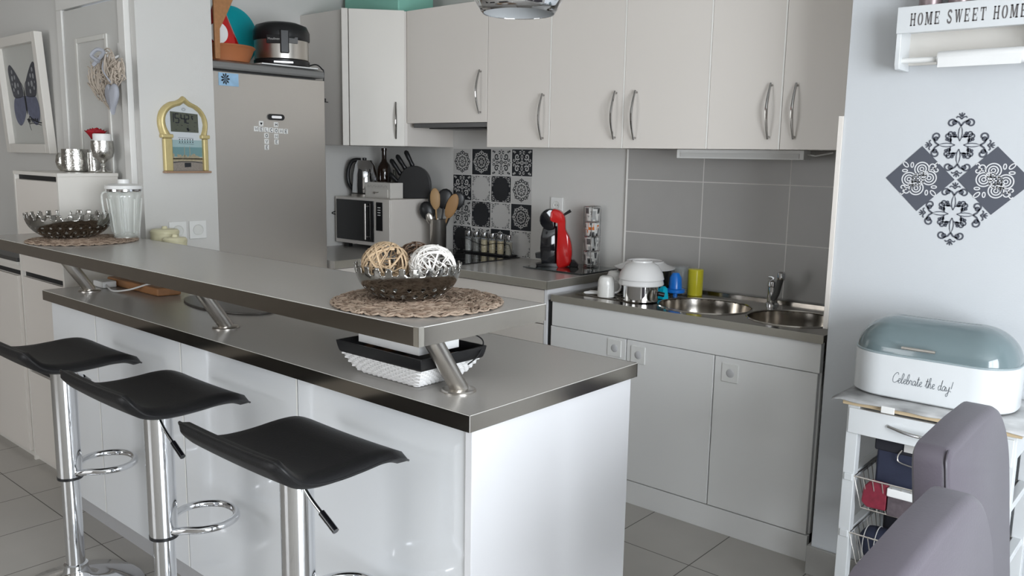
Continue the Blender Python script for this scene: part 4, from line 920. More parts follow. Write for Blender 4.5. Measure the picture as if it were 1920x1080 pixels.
for i, (dy_, lb) in enumerate(((0, 'white handled cutlery, upper of two beside the front mug'), (-.03, 'white handled cutlery, lower of two beside the front mug'))):
    t = thing('table_knife', (.13, -.44+dy_, SZ), lb, 'cutlery', 'cutlery on the drainer')
    mk('handle', MB().tube([(.105, -.455+dy_, SZ+.0105), (.115, -.45+dy_, SZ+.011), (.16, -.425+dy_, SZ+.011)], [.004, .007, .006], 8), m_ceram, t, smooth=1)
    mk('blade', MB().box(.16, .24, -.4255+dy_, -.4245+dy_, SZ+.006, SZ+.016), m_chrome, t)
t = thing('drying_tray', (.25, -.35, SZ), 'low black wire rack lying on the drainer under the pans', 'rack')
m = MB()
for i in range(12): m.tube([(.06+i*.030, -.36, SZ+.0055), (.06+i*.030, -.06, SZ+.0055)], .0015, 6)
m.tube([(.055, -.06, SZ+.006), (.40, -.06, SZ+.006)], .002, 6); m.tube([(.055, -.36, SZ+.006), (.29, -.36, SZ+.006)], .002, 6)
mk('wires', m, m_black, t, smooth=1)

# ================================================================ ON THE BAR
ZB = 1.0867
def placemat(x, y, z, r, lb, seed, rough_edge=.012):
    rnd = random.Random(seed)
    t = thing('placemat', (x, y, z), lb, 'placemat', 'woven placemats')
    mk('backing', MB().lathe([(r-.012, z+.0004), (r-.010, z+.003), (0, z+.003)], (x, y, 0), 48), M('placemat_backing', (.09, .062, .045), .9, noise=.3), t)
    for part_i, mt in enumerate((m_mat, m_mat2)):
        m = MB()
        for q in range(620):
            rr = r*math.sqrt(rnd.random())*.97; a = rnd.random()*2*PI; L_ = rnd.uniform(.03, .06)
            dev = rnd.choice((-1, 1))*rnd.uniform(.15, .75); d = a+PI/2+dev
            p0 = Vector((rr*math.cos(a), rr*math.sin(a))); pts = []
            bend = rnd.uniform(-.8, .8)
            for k_ in range(5):
                s = (k_/4-.5)*L_; dd2 = d+bend*(k_/4-.5)
                p = p0+Vector((math.cos(dd2), math.sin(dd2)))*s
                if p.length > r: p *= r/p.length
                h_ = .0025+.0050*math.sin(PI*k_/4)+rnd.uniform(0, .001)
                pts.append((x+p.x, y+p.y, z+h_))
            m.tube(pts, rnd.uniform(.0016, .0027), 5)
        if part_i == 1:
            for q in range(64):
                a = 2*PI*q/64; pts = [(x+(r-.004+.006*math.sin(a_*32+q % 2*PI))*math.cos(a_), y+(r-.004+.006*math.sin(a_*32+q % 2*PI))*math.sin(a_), z+.004+.002*math.cos(a_*32)) for a_ in [a-.09+.045*k_ for k_ in range(6)]]
                m.tube(pts, .0024, 6)
        mk('straw_weave' if part_i == 0 else 'braided_straw', m, mt, t, smooth=1)
placemat(.757, -2.078, ZB, .208, 'round woven straw placemat at the near end of the bar', 3)
placemat(-1.165, -2.083, ZB, .198, 'round woven straw placemat at the far left end of the bar', 4)
def perforated_bowl(x, y, z, R, H, lb, teeth, holes, mt):
    """lathe shell with punched round holes and a toothed rim"""
    NT, NR = 216, 44; prof = []
    for j in range(NR+1):
        s = j/NR; r = R*(.30+.70*math.sin(s*PI/2*.98)) if s > 0 else R*.30
        prof.append((R*(.32+.68*math.sin(s*1.50)/math.sin(1.50)), H*(s**1.9)*1.0+.0015))
    t = thing('decorative_bowl', (x, y, z), lb, 'bowl')
    vs = []; 
    for (r, h) in prof:
        for i in range(NT): a = 2*PI*i/NT; vs.append((x+r*math.cos(a), y+r*math.sin(a), z+h))
    fs = []
    for j in range(NR):
        rm = (prof[j][0]+prof[j+1][0])/2; hm = (prof[j][1]+prof[j+1][1])/2
        for i in range(NT):
            a = 2*PI*(i+.5)/NT; kill = False
            for (hh_, n_, ph, rad) in holes:
                da = ((a*n_/(2*PI)+ph) % 1.0-.5)*2*PI/n_*rm
                if da*da+((hm-hh_*H)*1.25)**2 < rad*rad: kill = True
            if hm > H*.80:
                u_ = abs(((a*teeth/(2*PI)) % 1.0)-.5)*2
                if u_ > .42+.25*(1-(hm-H*.80)/(H*.20)): kill = True
            if not kill: fs.append((j*NT+i, j*NT+(i+1) % NT, (j+1)*NT+(i+1) % NT, (j+1)*NT+i))
    mk('shell', MB().add(vs, fs), mt, t, smooth=1.2, sol=.0022, fix=False)
    mk('foot', MB().lathe([(R*.33, .0), (R*.33, .003), (0, .003)], (x, y, z), 40), mt, t)
perforated_bowl(.727, -2.082, ZB+.0065, .131, .088, 'perforated silver bowl with toothed rim holding three rattan balls', 26, [(.42, 22, 0, .0058), (.22, 22, .5, .0062)], m_mirror)
perforated_bowl(-1.262, -2.090, ZB+.0065, .160, .098, 'empty perforated silver bowl with toothed rim at the far end of the bar', 26, [(.50, 26, 0, .0052), (.30, 26, .5, .0055), (.14, 26, 0, .005)], m_mirror)
def rattan_ball(x, y, z, r, mt, lb, seed, n=70):
    rnd = random.Random(seed); m = MB()
    for q in range(n):
        a = Vector((rnd.gauss(0, 1), rnd.gauss(0, 1), rnd.gauss(0, 1))).normalized(); b = a.orthogonal().normalized(); c = a.cross(b); ph = rnd.random()*2*PI; ln = rnd.uniform(1.0, 3.2); off = rnd.uniform(-.35, .35); rr = r*rnd.uniform(.955, 1.0)
        pts = []
        N_ = max(6, int(ln*5))
        for k_ in range(N_+1):
            th_ = ph+ln*k_/N_; v = (b*math.cos(th_)+c*math.sin(th_))*math.sqrt(1-off*off)+a*off
            pts.append(Vector((x, y, z))+v*rr)
        m.tube(pts, rnd.uniform(.0017, .0032), 6, flat=.6)
    o = mk('rattan_ball', m, mt, at=(x, y, z), smooth=1); tag(o, lb, 'ball', 'rattan balls in the silver bowl')
rt2 = Vector((.756, .655, 0)); bcx = Vector((.727, -2.082, 0))
p = bcx-rt2*.055+Vector((.01, -.01, 0)); rattan_ball(p.x, p.y, ZB+.088, .0585, m_wick1, 'natural brown rattan ball in the silver bowl, left of the white one', 11)
p = bcx+rt2*.060+Vector((.01, -.01, 0)); rattan_ball(p.x, p.y, ZB+.085, .0575, m_wick2, 'white rattan ball in the silver bowl on the bar', 12, 85)
p = bcx+Vector((-.045, .065, 0)); rattan_ball(p.x, p.y, ZB+.088, .050, m_wick3, 'dark brown rattan ball behind the other two in the bowl', 13)

# blender jar
bx_, by_ = -1.115, -1.935
bj = thing('blender_jar', (bx_, by_, ZB), 'clear ribbed glass blender jar with white lid on the bar', 'blender jar')
NT = 64; prof = [(.044, .012), (.046, .03), (.054, .10), (.061, .17), (.064, .195)]; vs = []; fs = []
for (r, h) in prof:
    for i in range(NT): a = 2*PI*i/NT; q = r*(1+.045*math.cos(8*a)); vs.append((bx_+q*math.cos(a), by_+q*math.sin(a), ZB+h))
for j in range(len(prof)-1):
    for i in range(NT): fs.append((j*NT+i, j*NT+(i+1) % NT, (j+1)*NT+(i+1) % NT, (j+1)*NT+i))
mk('glass_jug', MB().add(vs, fs), M('thick_glass', (.80, .83, .78), .03, alpha=.30, coat=1, ior=1.5), bj, smooth=1.2, sol=.003)
ribs = MB()
for k_ in range(8):
    a = 2*PI*k_/8+.2; ribs.tube([(bx_+math.cos(a)*r_, by_+math.sin(a)*r_, ZB+h_) for r_, h_ in ((.049, .03), (.057, .10), (.064, .165))], .0035, 6)
mk('glass_ribs', ribs, M('rib_glass', (.82, .84, .80), .05, alpha=.55, coat=1), bj, smooth=1)
mk('blade_base', MB().lathe([(.040, .0005), (.044, .003), (.044, .014), (.02, .022), (0, .03)], (bx_, by_, ZB), 28), M('jar_base', (.50, .49, .45), .3, .4), bj, smooth=.6)
mk('metal_rim', MB().lathe([(.0655, .192), (.067, .194), (.067, .202), (.0655, .204)], (bx_, by_, ZB), 36, cap=False), m_chrome, bj, smooth=.6)
mk('lid', MB().lathe([(.070, .203), (.071, .206), (.069, .216), (.05, .222), (.022, .224), (.022, .24), (.0, .241)], (bx_, by_, ZB), 36), m_white, bj, smooth=.6)
mk('jug_handle', MB().tube(crom([(bx_-.05, by_-.042, ZB+.19), (bx_-.068, by_-.058, ZB+.175), (bx_-.062, by_-.052, ZB+.09), (bx_-.045, by_-.036, ZB+.05)], 4), .005, 8), M('rib_glass', (.82, .84, .80), .05, alpha=.55, coat=1), bj, smooth=1)

# cream canisters behind the bar
for (x, y, r, top, lb) in ((-1.135, -1.765, .056, 1.118, 'cream plastic canister with knob lid behind the bar, left of two'), (-1.03, -1.775, .046, 1.092, 'cream plastic canister behind the bar, right of two')):
    t = thing('canister', (x, y, .9), lb, 'canister', 'cream canisters behind the bar')
    mk('canister_body', MB().lathe([(r*.92, .9006), (r, .906), (r, top-.02), (r*.98, top-.018)], (x, y, 0), 32), m_cream, t, smooth=.6)
    mk('lid', MB().lathe([(r*1.03, top-.018), (r*1.03, top-.008), (r*.9, top), (.012, top+.002), (.010, top+.012), (0, top+.013)], (x, y, 0), 32), m_cream, t, smooth=.5)

# lower counter items
wbx = thing('wooden_board', (-1.0, -1.96, .9), 'thick brown wooden board lying on the lower counter under the bar', 'board')
mk('board', MB().prism([(-1.20, -1.985), (-.775, -1.985), (-.755, -1.90), (-1.20, -1.90)], .9006, .932, 'z'), m_wood, wbx, bevel=.006)
t = thing('plug_adapter', (-1.14, -2.02, .9), 'white plug adapter with a short white cable by the wooden board', 'plug')
mk('adapter', MB().box(-1.19, -1.10, -2.045, -1.99, .9006, .926), m_white, t, bevel=.004)
mk('cable', MB().tube(crom([(-1.11, -2.03, .915), (-1.04, -2.045, .906), (-.98, -2.05, .905), (-.92, -2.02, .915), (-.87, -1.97, .936), (-.84, -1.93, .936)], 6), .0035, 8), m_white, t, smooth=1)
t = thing('round_tray', (-.45, -1.90, .9), 'flat dark grey oval mat on the lower counter behind the middle bar support', 'mat')
mk('mat', MB().prism(arc(-.44, -1.885, .245, 0, 2*PI, 56, .115)[:-1], .9006, .907, 'z'), M('dark_mat', (.10, .09, .08), .35, noise=.2), t, bevel=.002)

# woven basket with papers
bk = thing('paper_basket', (.74, -2.09, .9), 'white woven basket with black rim holding papers under the bar', 'basket')
def frustum(b0, b1, t0, t1, z0, z1, th):
    m = MB(); n = 8; pts = []
    def ring(s, z, inset):
        x0 = b0[0]+(t0[0]-b0[0])*s+inset; x1 = b1[0]+(t1[0]-b1[0])*s-inset; y0_ = b0[1]+(t0[1]-b0[1])*s+inset; y1_ = b1[1]+(t1[1]-b1[1])*s-inset
        return [(x0, y0_, z), (x1, y0_, z), (x1, y1_, z), (x0, y1_, z)]
    vs = []; lv = [(i/n, z0+(z1-z0)*i/n, 0) for i in range(n+1)]+[((n-i)/n, z0+(z1-z0)*(n-i)/n+(.004 if i == n else 0), th) for i in range(n+1)]
    for s, z, ins in lv: vs += ring(s**.52 if s > 0 else 0, z, ins)
    k_ = len(lv); fs = [(3, 2, 1, 0), tuple((k_-1)*4+i for i in range(4))]
    for j in range(k_-1):
        for i in range(4): fs.append((j*4+i, j*4+(i+1) % 4, (j+1)*4+(i+1) % 4, (j+1)*4+i))
    return m.add(vs, fs)
mk('basket_body', frustum((.645, -2.142), (.822, -2.035), (.602, -2.190), (.888, -1.995), .9006, .956, .006), M('basket_core', (.30, .29, .28), .8, noise=.2), bk, bevel=.002)
wv = MB()
for j in range(10):
    z = .9035+j*.0054; s = ((z-.9)/.056)**.52
    x0 = .645-.043*s; x1 = .822+.066*s; y0_ = -2.142-.048*s; y1_ = -2.035+.040*s
    pts = []
    for (xa, ya, xb, yb) in ((x0, y0_, x1, y0_), (x1, y0_, x1, y1_), (x1, y1_, x0, y1_), (x0, y1_, x0, y0_)):
        nseg = 22
        for i in range(nseg):
            f_ = i/nseg; off = .0022*(1 if (i+j) % 2 else -1); nx_, ny_ = (yb-ya), -(xb-xa); l_ = math.hypot(nx_, ny_)
            pts.append((xa+(xb-xa)*f_+nx_/l_*off, ya+(yb-ya)*f_+ny_/l_*off, z))
    wv.tube(pts, .0025, 6, closed=True)
mk('woven_strands', wv, m_basketw, bk, smooth=1)
mk('black_rim', frustum((.600, -2.193), (.893, -1.992), (.592, -2.203), (.903, -1.983), .955, .986, .006), m_black, bk, bevel=.002)
t = thing('cardboard_box', (.74, -2.08, .92), 'open white cardboard box lying in the basket', 'box')
m = MB(); m.box(.640, .855, -2.165, -2.035, .983, .9845); m.box(.640, .855, -2.167, -2.165, .983, 1.022); m.box(.855, .857, -2.167, -2.035, .983, 1.022); m.box(.638, .640, -2.167, -2.035, .983, 1.022)
mk('box_shell', m, m_paper, t)
t = thing('brown_paper', (.74, -2.1, .9), 'crumpled brown paper filling the basket under the white box', 'paper')
vs = []; fs = []; rnd = random.Random(5)
for i in range(15):
    for j in range(9): vs.append((.618+.255*i/14, -2.178+.165*j/8, .955+rnd.uniform(-.006, .012)))
for i in range(14):
    for j in range(8): a = i*9+j; fs.append((a, a+9, a+10, a+1))
mk('paper', MB().add(vs, fs), M('brown_paper', (.16, .09, .05), .7, noise=.5, nscale=40), t, smooth=.3, sol=.001)
t = thing('cable_coil', (.86, -2.02, .98), 'thin dark cable looping over the basket corner', 'cable')
mk('cable', MB().tube(crom([(.84, -2.06, 1.008), (.862, -2.03, 1.018), (.884, -2.00, 1.010), (.897, -1.99, .992), (.905, -2.02, .965), (.903, -2.05, .95)], 5), .0018, 6), m_black, t, smooth=1)

# pendant lamp
px_, py_, pz_ = 1.0, -2.0, 1.757
pd = thing('pendant_lamp', (px_, py_, pz_), 'chrome globe pendant lamp with white inside at the top of the view', 'lamp')
prof = []
for i in range(15):
    a = -PI/2+.82+i*(PI-.82-.12)/14; prof.append((.108*math.cos(a), .1+.108*math.sin(a)))
z_off = prof[0][1]; prof = [(r, h-z_off) for r, h in prof]
mk('outer_shade', MB().lathe(prof, (px_, py_, pz_), 48, cap=False), m_chrome, pd, smooth=1.2, sol=.0015)
mk('inner_shade', MB().lathe([(r*.975, h+.001) for r, h in prof], (px_, py_, pz_), 48, cap=False), m_enam, pd, smooth=1.2)
mk('bulb', MB().lathe([(0, .03), (.02, .036), (.03, .06), (.02, .09), (.013, .11), (0, .115)], (px_, py_, pz_), 24), m_white, pd, smooth=1)
mk('cord', MB().tube([(px_, py_, pz_+.17), (px_, py_, 2.49)], .003, 8), m_black, pd, smooth=1)
mk('ceiling_rose', MB().lathe([(.05, 2.47), (.055, 2.499), (0, 2.499)], (px_, py_, 0), 32), m_chrome, pd, smooth=.6)

# ================================================================ LEFT: SHOE CABINET, LOW UNIT, PICTURE, HEARTS
sc = thing('shoe_cabinet', (-1.65, -1.94, 0), 'tall narrow white cabinet with dark slots, carrying the silver candle holders', 'cabinet')
L0, L1, YF = -1.893, -1.408, -2.07
mk('body', MB().box(L0, L1, YF+.016, -1.825, 0, 1.328), m_cabw, sc, bevel=.001)
mk('top_board', MB().box(L0-.002, L1+.002, YF-.001, -1.823, 1.328, 1.343), m_cabw, sc, bevel=.001)
mk('side_frame', MB().box(L0, L0+.016, YF, YF+.017, .0, 1.328).box(L1-.016, L1, YF, YF+.017, 0, 1.328), m_cabw, sc, bevel=.001)
for z0, z1 in ((.03, .43), (.455, .870), (.896, 1.306)):
    mk('drawer_front', MB().box(L0+.018, L1-.018, YF+.001, YF+.015, z0, z1), m_cab, sc, bevel=.001)
for z0, z1 in ((.871, .895), (1.307, 1.327), (.431, .454)): mk('finger_slot', MB().box(L0+.02, L1-.02, YF+.0155, YF+.0162, z0, z1), m_dark, sc)
lu = thing('low_cabinet', (-2.3, -1.95, 0), 'low white cabinet with a dark top at the left edge, beside the tall narrow cabinet', 'cabinet')
mk('body', MB().box(-2.80, -1.915, -2.055, -1.80, 0, .915), m_cabw, lu, bevel=.001)
mk('top_board', MB().box(-2.82, -1.905, -2.08, -1.80, .932, .95), M('dark_top', (.05, .048, .045), .4), lu, bevel=.002)
mk('upper_edge', MB().box(-2.81, -1.91, -2.075, -1.80, .9155, .9315), m_cabw, lu, bevel=.001)
for a, b in ((-2.78, -2.36), (-2.355, -1.935)):
    mk('door', MB().box(a, b, -2.071, -2.056, .03, .865), m_cab, lu, bevel=.001)
    mk('slot', MB().box(a, b, -2.0565, -2.0552, .868, .888), m_dark, lu)
CT = 1.3435
def candle_holder(x, y, r, h, lb, prof=None):
    t = thing('candle_holder', (x, y, CT), lb, 'candle holder', 'silver candle holders on the tall cabinet')
    pr_ = prof or [(r*.8, 0), (r, .006), (r*1.05, h*.5), (r, h), (r*.94, h), (r*.96, h*.5), (r*.9, .012), (0, .010)]
    mk('cup', MB().lathe(pr_, (x, y, CT), 36), m_merc, t, smooth=.6)
    mk('candle', MB().lathe([(r*.7, .012), (r*.7, h*.55), (.004, h*.56), (0, h*.6)], (x, y, CT), 20), m_paper, t, smooth=.6)
candle_holder(-1.80, -1.885, .034, .080, 'small round silver candle holder, leftmost on the tall cabinet', [(.020, 0), (.032, .015), (.038, .04), (.034, .068), (.028, .080), (.026, .078), (.034, .04), (.02, .01), (0, .01)])
candle_holder(-1.645, -1.90, .054, .098, 'wide silver crackled candle holder between the small one and the goblet')
candle_holder(-1.545, -1.865, .022, .085, 'narrow silver votive partly hidden behind the wide candle holder')
t = thing('candle_goblet', (-1.443, -1.868, CT), 'silver embossed goblet holding a white candle and standing on the tall cabinet', 'goblet')
gx, gy = -1.443, -1.868
mk('goblet', MB().lathe([(.032, 0), (.034, .004), (.014, .012), (.007, .022), (.011, .030), (.007, .040), (.020, .052), (.040, .068), (.046, .095), (.044, .135), (.041, .135), (.042, .095), (.03, .068), (0, .062)], (gx, gy, CT), 40), m_merc, t, smooth=.7)
mk('candle', MB().lathe([(.036, .07), (.036, .162), (.033, .165), (0, .163)], (gx, gy, CT), 32), m_white, t, smooth=.6)
t = thing('artificial_rose', (-1.535, -1.895, CT+.1), 'dark red rose resting behind the goblet on the tall cabinet', 'flower')
rm = MB(); rc = Vector((-1.530, -1.855, CT+.160)); rnd = random.Random(9)
for L_ in range(4):
    n_ = 3+L_; rr = .010+.008*L_
    for k_ in range(n_):
        a = 2*PI*k_/n_+L_*.7; vs = []; fs = []
        for i in range(5):
            for j in range(5):
                u_ = (j/4-.5)*1.9*PI/n_*1.2; v_ = i/4; ro = rr*(.55+.5*v_+.25*v_*v_)
                vs.append((rc.x+ro*math.cos(a+u_), rc.y+ro*math.sin(a+u_), rc.z-.018+(.050-.004*L_)*v_*(1-.25*abs(j/4-.5))))
        for i in range(4):
            for j in range(4): q = i*5+j; fs.append((q, q+1, q+6, q+5))
        rm.add(vs, fs)
mk('petals', rm, m_rose, t, smooth=1, sol=.0015)
mk('stem', MB().tube([rc+Vector((0, 0, -.018)), rc+Vector((-.012, .005, -.09)), Vector((rc.x-.012, rc.y+.010, CT+.004))], .0025, 6), M('stem_green', (.05, .12, .04), .6), t, smooth=1)

# butterfly picture
KX = 1.034
def hx_(x): return 2.2664+KX*(x-2.2664)
fx0, fx1, fz0, fz1 = -2.66, -2.105, 1.418, 1.985
pf = thing('framed_picture', (0, 0, 0), 'white framed butterfly picture on the wall at the left edge', 'picture')
def FR(u, d_, v):   # u across, d_ out of the wall, v up: the top leans out a little
    return (u, -1.797-d_-.035*(v-fz0)/(fz1-fz0), v)
def fbox(m, x0, x1, d0, d1, z0, z1):
    o = len(m.v); m.box(x0, x1, d0, d1, z0, z1); m.v[o:] = [FR(a, b_, c) for a, b_, c in m.v[o:]]
m = MB(); wd = .045
fbox(m, fx0, fx0+wd, 0, .036, fz0, fz1); fbox(m, fx1-wd, fx1, 0, .036, fz0, fz1); fbox(m, fx0+wd, fx1-wd, 0, .036, fz0, fz0+wd); fbox(m, fx0+wd, fx1-wd, 0, .036, fz1-wd, fz1)
mk('frame', m, m_cabw, pf, bevel=.002)
m = MB(); fbox(m, fx0+wd, fx1-wd, .004, .008, fz0+wd, fz1-wd); mk('mount', m, M('picture_mount', (.52, .52, .49), .5, noise=.02), pf)
cxp, czp = (fx0+fx1)/2-.01, 1.705
PB = lambda u, v: FR(cxp+u*.235, .0086, czp+v*.175)
m = MB()
for sg in (1, -1):
    up_ = crom([(.06*sg, .0), (.12*sg, .30), (.35*sg, .62), (.62*sg, .86), (.76*sg, .74), (.74*sg, .40), (.68*sg, .12), (.58*sg, -.06), (.25*sg, -.08)], 4, True)
    m.poly([tuple(v) for v in up_], PB)
mk('upper_wings', m, M('print_wing_dark', (.07, .072, .085), .6, noise=.4, nscale=40), pf, fix=False)
m = MB()
for sg in (1, -1):
    lo = crom([(.03*sg, -.05), (.30*sg, -.07), (.58*sg, -.08), (.70*sg, -.38), (.64*sg, -.70), (.44*sg, -.86), (.20*sg, -.72), (.04*sg, -.45)], 4, True)
    m.poly([tuple(v) for v in lo], PB)
mk('lower_wings', m, M('print_wing_blue', (.13, .14, .20), .6, noise=.35, nscale=35), pf, fix=False)
m = MB(); PB2 = lambda u, v: FR(cxp+u*.235, .0092, czp+v*.175)
for sg in (1, -1):
    for (a, b, r_) in ((.56, .66, .05), (.58, .48, .06), (.44, .50, .05), (.46, .28, .07), (.30, .28, .05), (.56, .16, .045), (.34, .08, .05), (.62, .32, .03)):
        m.poly(arc(a*sg, b, r_*.8, 0, 2*PI, 8, r_*1.3)[:-1], PB2)
mk('wing_spots', m, M('print_spots', (.30, .31, .32), .6), pf, fix=False)
m = MB(); m.ribbon([(0, .12), (.0, -.1), (.01, -.4), (.0, -.55)], [.04, .09, .08, .02], PB2)
for sg in (1, -1): m.ribbon(crom([(0, .10), (.06*sg, .25), (.16*sg, .36)], 4), .015, PB2)
m.ribbon(crom([(.05, -.82), (.10, -.62), (.30, -.70), (.55, -.78), (.85, -.80)], 4), .03, PB2); m.ribbon(crom([(.12, -1.0), (.06, -.84), (.25, -.80), (.7, -.86)], 4), .02, PB2)
for q in range(6): m.poly([(-.04+.1*q, -.68-.03*(q % 2)), (.02+.1*q, -.80), (.05+.1*q, -.66)], PB2)
mk('body_print', m, m_ink, pf, fix=False)

# wicker hearts on the closet door
def heart(s, n=40): return [(s*math.sin(a)**3, s*(13*math.cos(a)-5*math.cos(2*a)-2*math.cos(3*a)-math.cos(4*a))/15) for a in [2*PI*i/n for i in range(n)]]
def inside(p, poly):
    c = False; n = len(poly); j = n-1
    for i in range(n):
        if (poly[i][1] > p[1]) != (poly[j][1] > p[1]) and p[0] < (poly[j][0]-poly[i][0])*(p[1]-poly[i][1])/(poly[j][1]-poly[i][1])+poly[i][0]: c = not c
        j = i
    return c
def wicker_heart(cx, cz, s, tilt, y, lb, seed, n):
    rnd = random.Random(seed); ct_, st_ = math.cos(tilt), math.sin(tilt); P3 = lambda u, v, d_: (cx+u*ct_-v*st_, y-d_, cz+u*st_+v*ct_)
    H_ = heart(s); m = MB()
    m.tube([P3(u, v, .012) for u, v in H_], .0028, 6, closed=True)
    k_ = 0
    while k_ < n:
        a = (rnd.uniform(-s, s), rnd.uniform(-s*1.1, s)); ang_ = rnd.choice((0, PI/2, .8, 2.2))+rnd.uniform(-.35, .35); L_ = rnd.uniform(.35, 1.1)*s
        b = (a[0]+L_*math.cos(ang_), a[1]+L_*math.sin(ang_))
        if inside((a[0]*.92+b[0]*.08, a[1]*.92+b[1]*.08), H_) and inside((b[0]*.90+a[0]*.10, b[1]*.90+a[1]*.10), H_) and inside(((a[0]+b[0])/2, (a[1]+b[1])/2), H_):
            d_ = rnd.uniform(-.002, .03); m.tube([P3(a[0], a[1], d_), P3((a[0]+b[0])/2, (a[1]+b[1])/2, d_+.004), P3(b[0], b[1], d_)], rnd.uniform(.0022, .0038), 6); k_ += 1
    o = mk('wicker_heart', m, m_wick4, at=(cx, y, cz), smooth=1); tag(o, lb, 'heart decoration', 'wicker hearts hanging on the door')
wicker_heart(-1.410, 1.732, .128, .45, -1.845, 'large pale wicker heart hanging on the closet door', 21, 130)
wicker_heart(-1.262, 1.752, .078, -.25, -1.865, 'small wicker heart overlapping the large one on the closet door', 22, 60)
hk = thing('door_hook', (-1.364, -1.80, 1.86), 'white hook on the closet door above the wicker hearts', 'hook')
mk('hook_plate', MB().box(-1.375, -1.353, -1.812, -1.8055, 1.80, 1.885), m_white, hk, bevel=.002)
mk('hook_arm', MB().tube(crom([(-1.364, -1.812, 1.83), (-1.364, -1.85, 1.815), (-1.364, -1.865, 1.84)], 4), .005, 8), m_white, hk, smooth=1)
hp_ = heart(.058, 36); m = MB(); n = len(hp_); HC = (-1.262, 1.655)
lay = [(.000, .86), (-.004, .97), (-.010, 1.0), (-.016, .95), (-.020, .80)]
vs = [(HC[0]+u*s*.92, -1.886+dd2, HC[1]+v*s*1.12) for dd2, s in lay for u, v in hp_]
fs = [tuple(range(n)), tuple((len(lay)-1)*n+i for i in range(n-1, -1, -1))]+[(j*n+i, j*n+(i+1) % n, (j+1)*n+(i+1) % n, (j+1)*n+i) for j in range(len(lay)-1) for i in range(n)]
gh = thing('wooden_heart', (HC[0], -1.886, HC[1]), 'small solid grey heart hanging in front of the wicker hearts', 'heart decoration')
mk('heart', MB().add(vs, fs), m_greyheart, gh, smooth=1)
mk('ribbon', MB().tube(crom([(HC[0], -1.892, HC[1]+.05), (HC[0]-.03, -1.915, HC[1]+.11), (-1.364, -1.862, 1.835)], 5), .003, 6).tube(crom([(-1.37, -1.895, 1.80), (-1.41, -1.905, 1.825), (-1.385, -1.89, 1.85), (-1.365, -1.875, 1.835), (-1.40, -1.905, 1.785)], 5), .008, 6), m_greyheart, gh, smooth=1)

# ================================================================ GOLD CLOCK
ck = thing('digital_clock', (-1.24, -1.607, 1.351), 'golden arch shaped digital clock showing 15:42 on the white wall', 'clock')
CX = -1.2395
cw_, cy0, cz0 = .233, -1.607, 1.351; s_ = cw_/670.0  # crop pixel -> metre
def CK(px, py): return (cy0+(px-385)*.212/550, cz0+(975-py)*.322/855)
def ckpoly(pts, x0, x1, mat, name, par=ck, bev=0): 
    q = [CK(*p) for p in pts]; return mk(name, MB().prism(q, x0, x1, 'x'), mat, par, bevel=bev)
outer = [(110, 560), (85, 470), (82, 380), (105, 300), (155, 235), (225, 190), (290, 175), (340, 150), (380, 118), (420, 150), (465, 182), (540, 215), (600, 270), (645, 350), (660, 430), (650, 520), (640, 570)]
inner = [(225, 560), (180, 480), (165, 400), (180, 330), (225, 275), (290, 240), (345, 225), (390, 195), (440, 230), (500, 250), (555, 290), (595, 350), (610, 430), (600, 490), (575, 560)]
oc = [tuple(v) for v in crom(outer, 3)]; ic_ = [tuple(v) for v in crom(inner, 3)]
m = MB(); oc2 = [CK(*p) for p in crom(outer, 4)]; ic2 = [CK(*p) for p in crom(inner, 4)]
# arch as a swept rounded band between the outer and inner outline
N_ = 48
def samp(L_, t_):
    k_ = t_*(len(L_)-1); i = min(int(k_), len(L_)-2); f_ = k_-i; return (L_[i][0]*(1-f_)+L_[i+1][0]*f_, L_[i][1]*(1-f_)+L_[i+1][1]*f_)
vs = []; fs = []; sec = [(0, 0), (.0, .010), (.15, .020), (.35, .0245), (.5, .0255), (.65, .0235), (.85, .018), (1, .009), (1, 0)]
for i in range(N_+1):
    a = samp(oc2, i/N_); b = samp(ic2, i/N_)
    for (q, d_) in sec: vs.append((CX+d_, a[0]*(1-q)+b[0]*q, a[1]*(1-q)+b[1]*q))
K_ = len(sec)
for i in range(N_):
    for j in range(K_-1): fs.append((i*K_+j, i*K_+j+1, (i+1)*K_+j+1, (i+1)*K_+j))
fs += [tuple(range(K_)), tuple(N_*K_+j for j in range(K_-1, -1, -1))]
mk('arch', MB().add(vs, fs), m_gold, ck, smooth=.6)
for (a, b) in ((125, 225), (590, 650)):
    ya, za = CK(a, 965); yb, zb2 = CK(b, 590)
    o = mk('pillar', MB().box(CX, CX+.022, ya, yb, za, zb2), m_gold, ck, bevel=.006, seg=3)
for (a, b) in ((98, 232), (565, 668)):
    ya, za = CK(a, 592); yb, zb2 = CK(b, 548); mk('capital', MB().box(CX, CX+.027, ya, yb, za, zb2), m_gold, ck, bevel=.004)
ya, za = CK(118, 985); yb, zb2 = CK(672, 962); mk('base_ledge', MB().box(CX, CX+.028, ya, yb, za, zb2), M('rose_gold', (.42, .27, .18), .4, .4), ck, bevel=.003)
face = [CK(*p) for p in ([(215, 975)]+[(215, 560)]+inner[1:-1]+[(595, 560), (595, 975)])]
mk('face_plate', MB().prism(face[::-1], CX, CX+.006, 'x'), M('face_print', (.55, .58, .60), .4), ck)
def flat(name, pts, x, mat): return mk(name, MB().poly([CK(*p) for p in pts], lambda u, v: (x, u, v)), mat, ck, fix=False)
flat('display', [(228, 518), (556, 524), (552, 312), (225, 292)], CX+.0068, M('lcd', (.085, .092, .07), .25))
m = MB(); X_ = CX+.0074; P = lambda a, b: (X_, *CK(a, b))
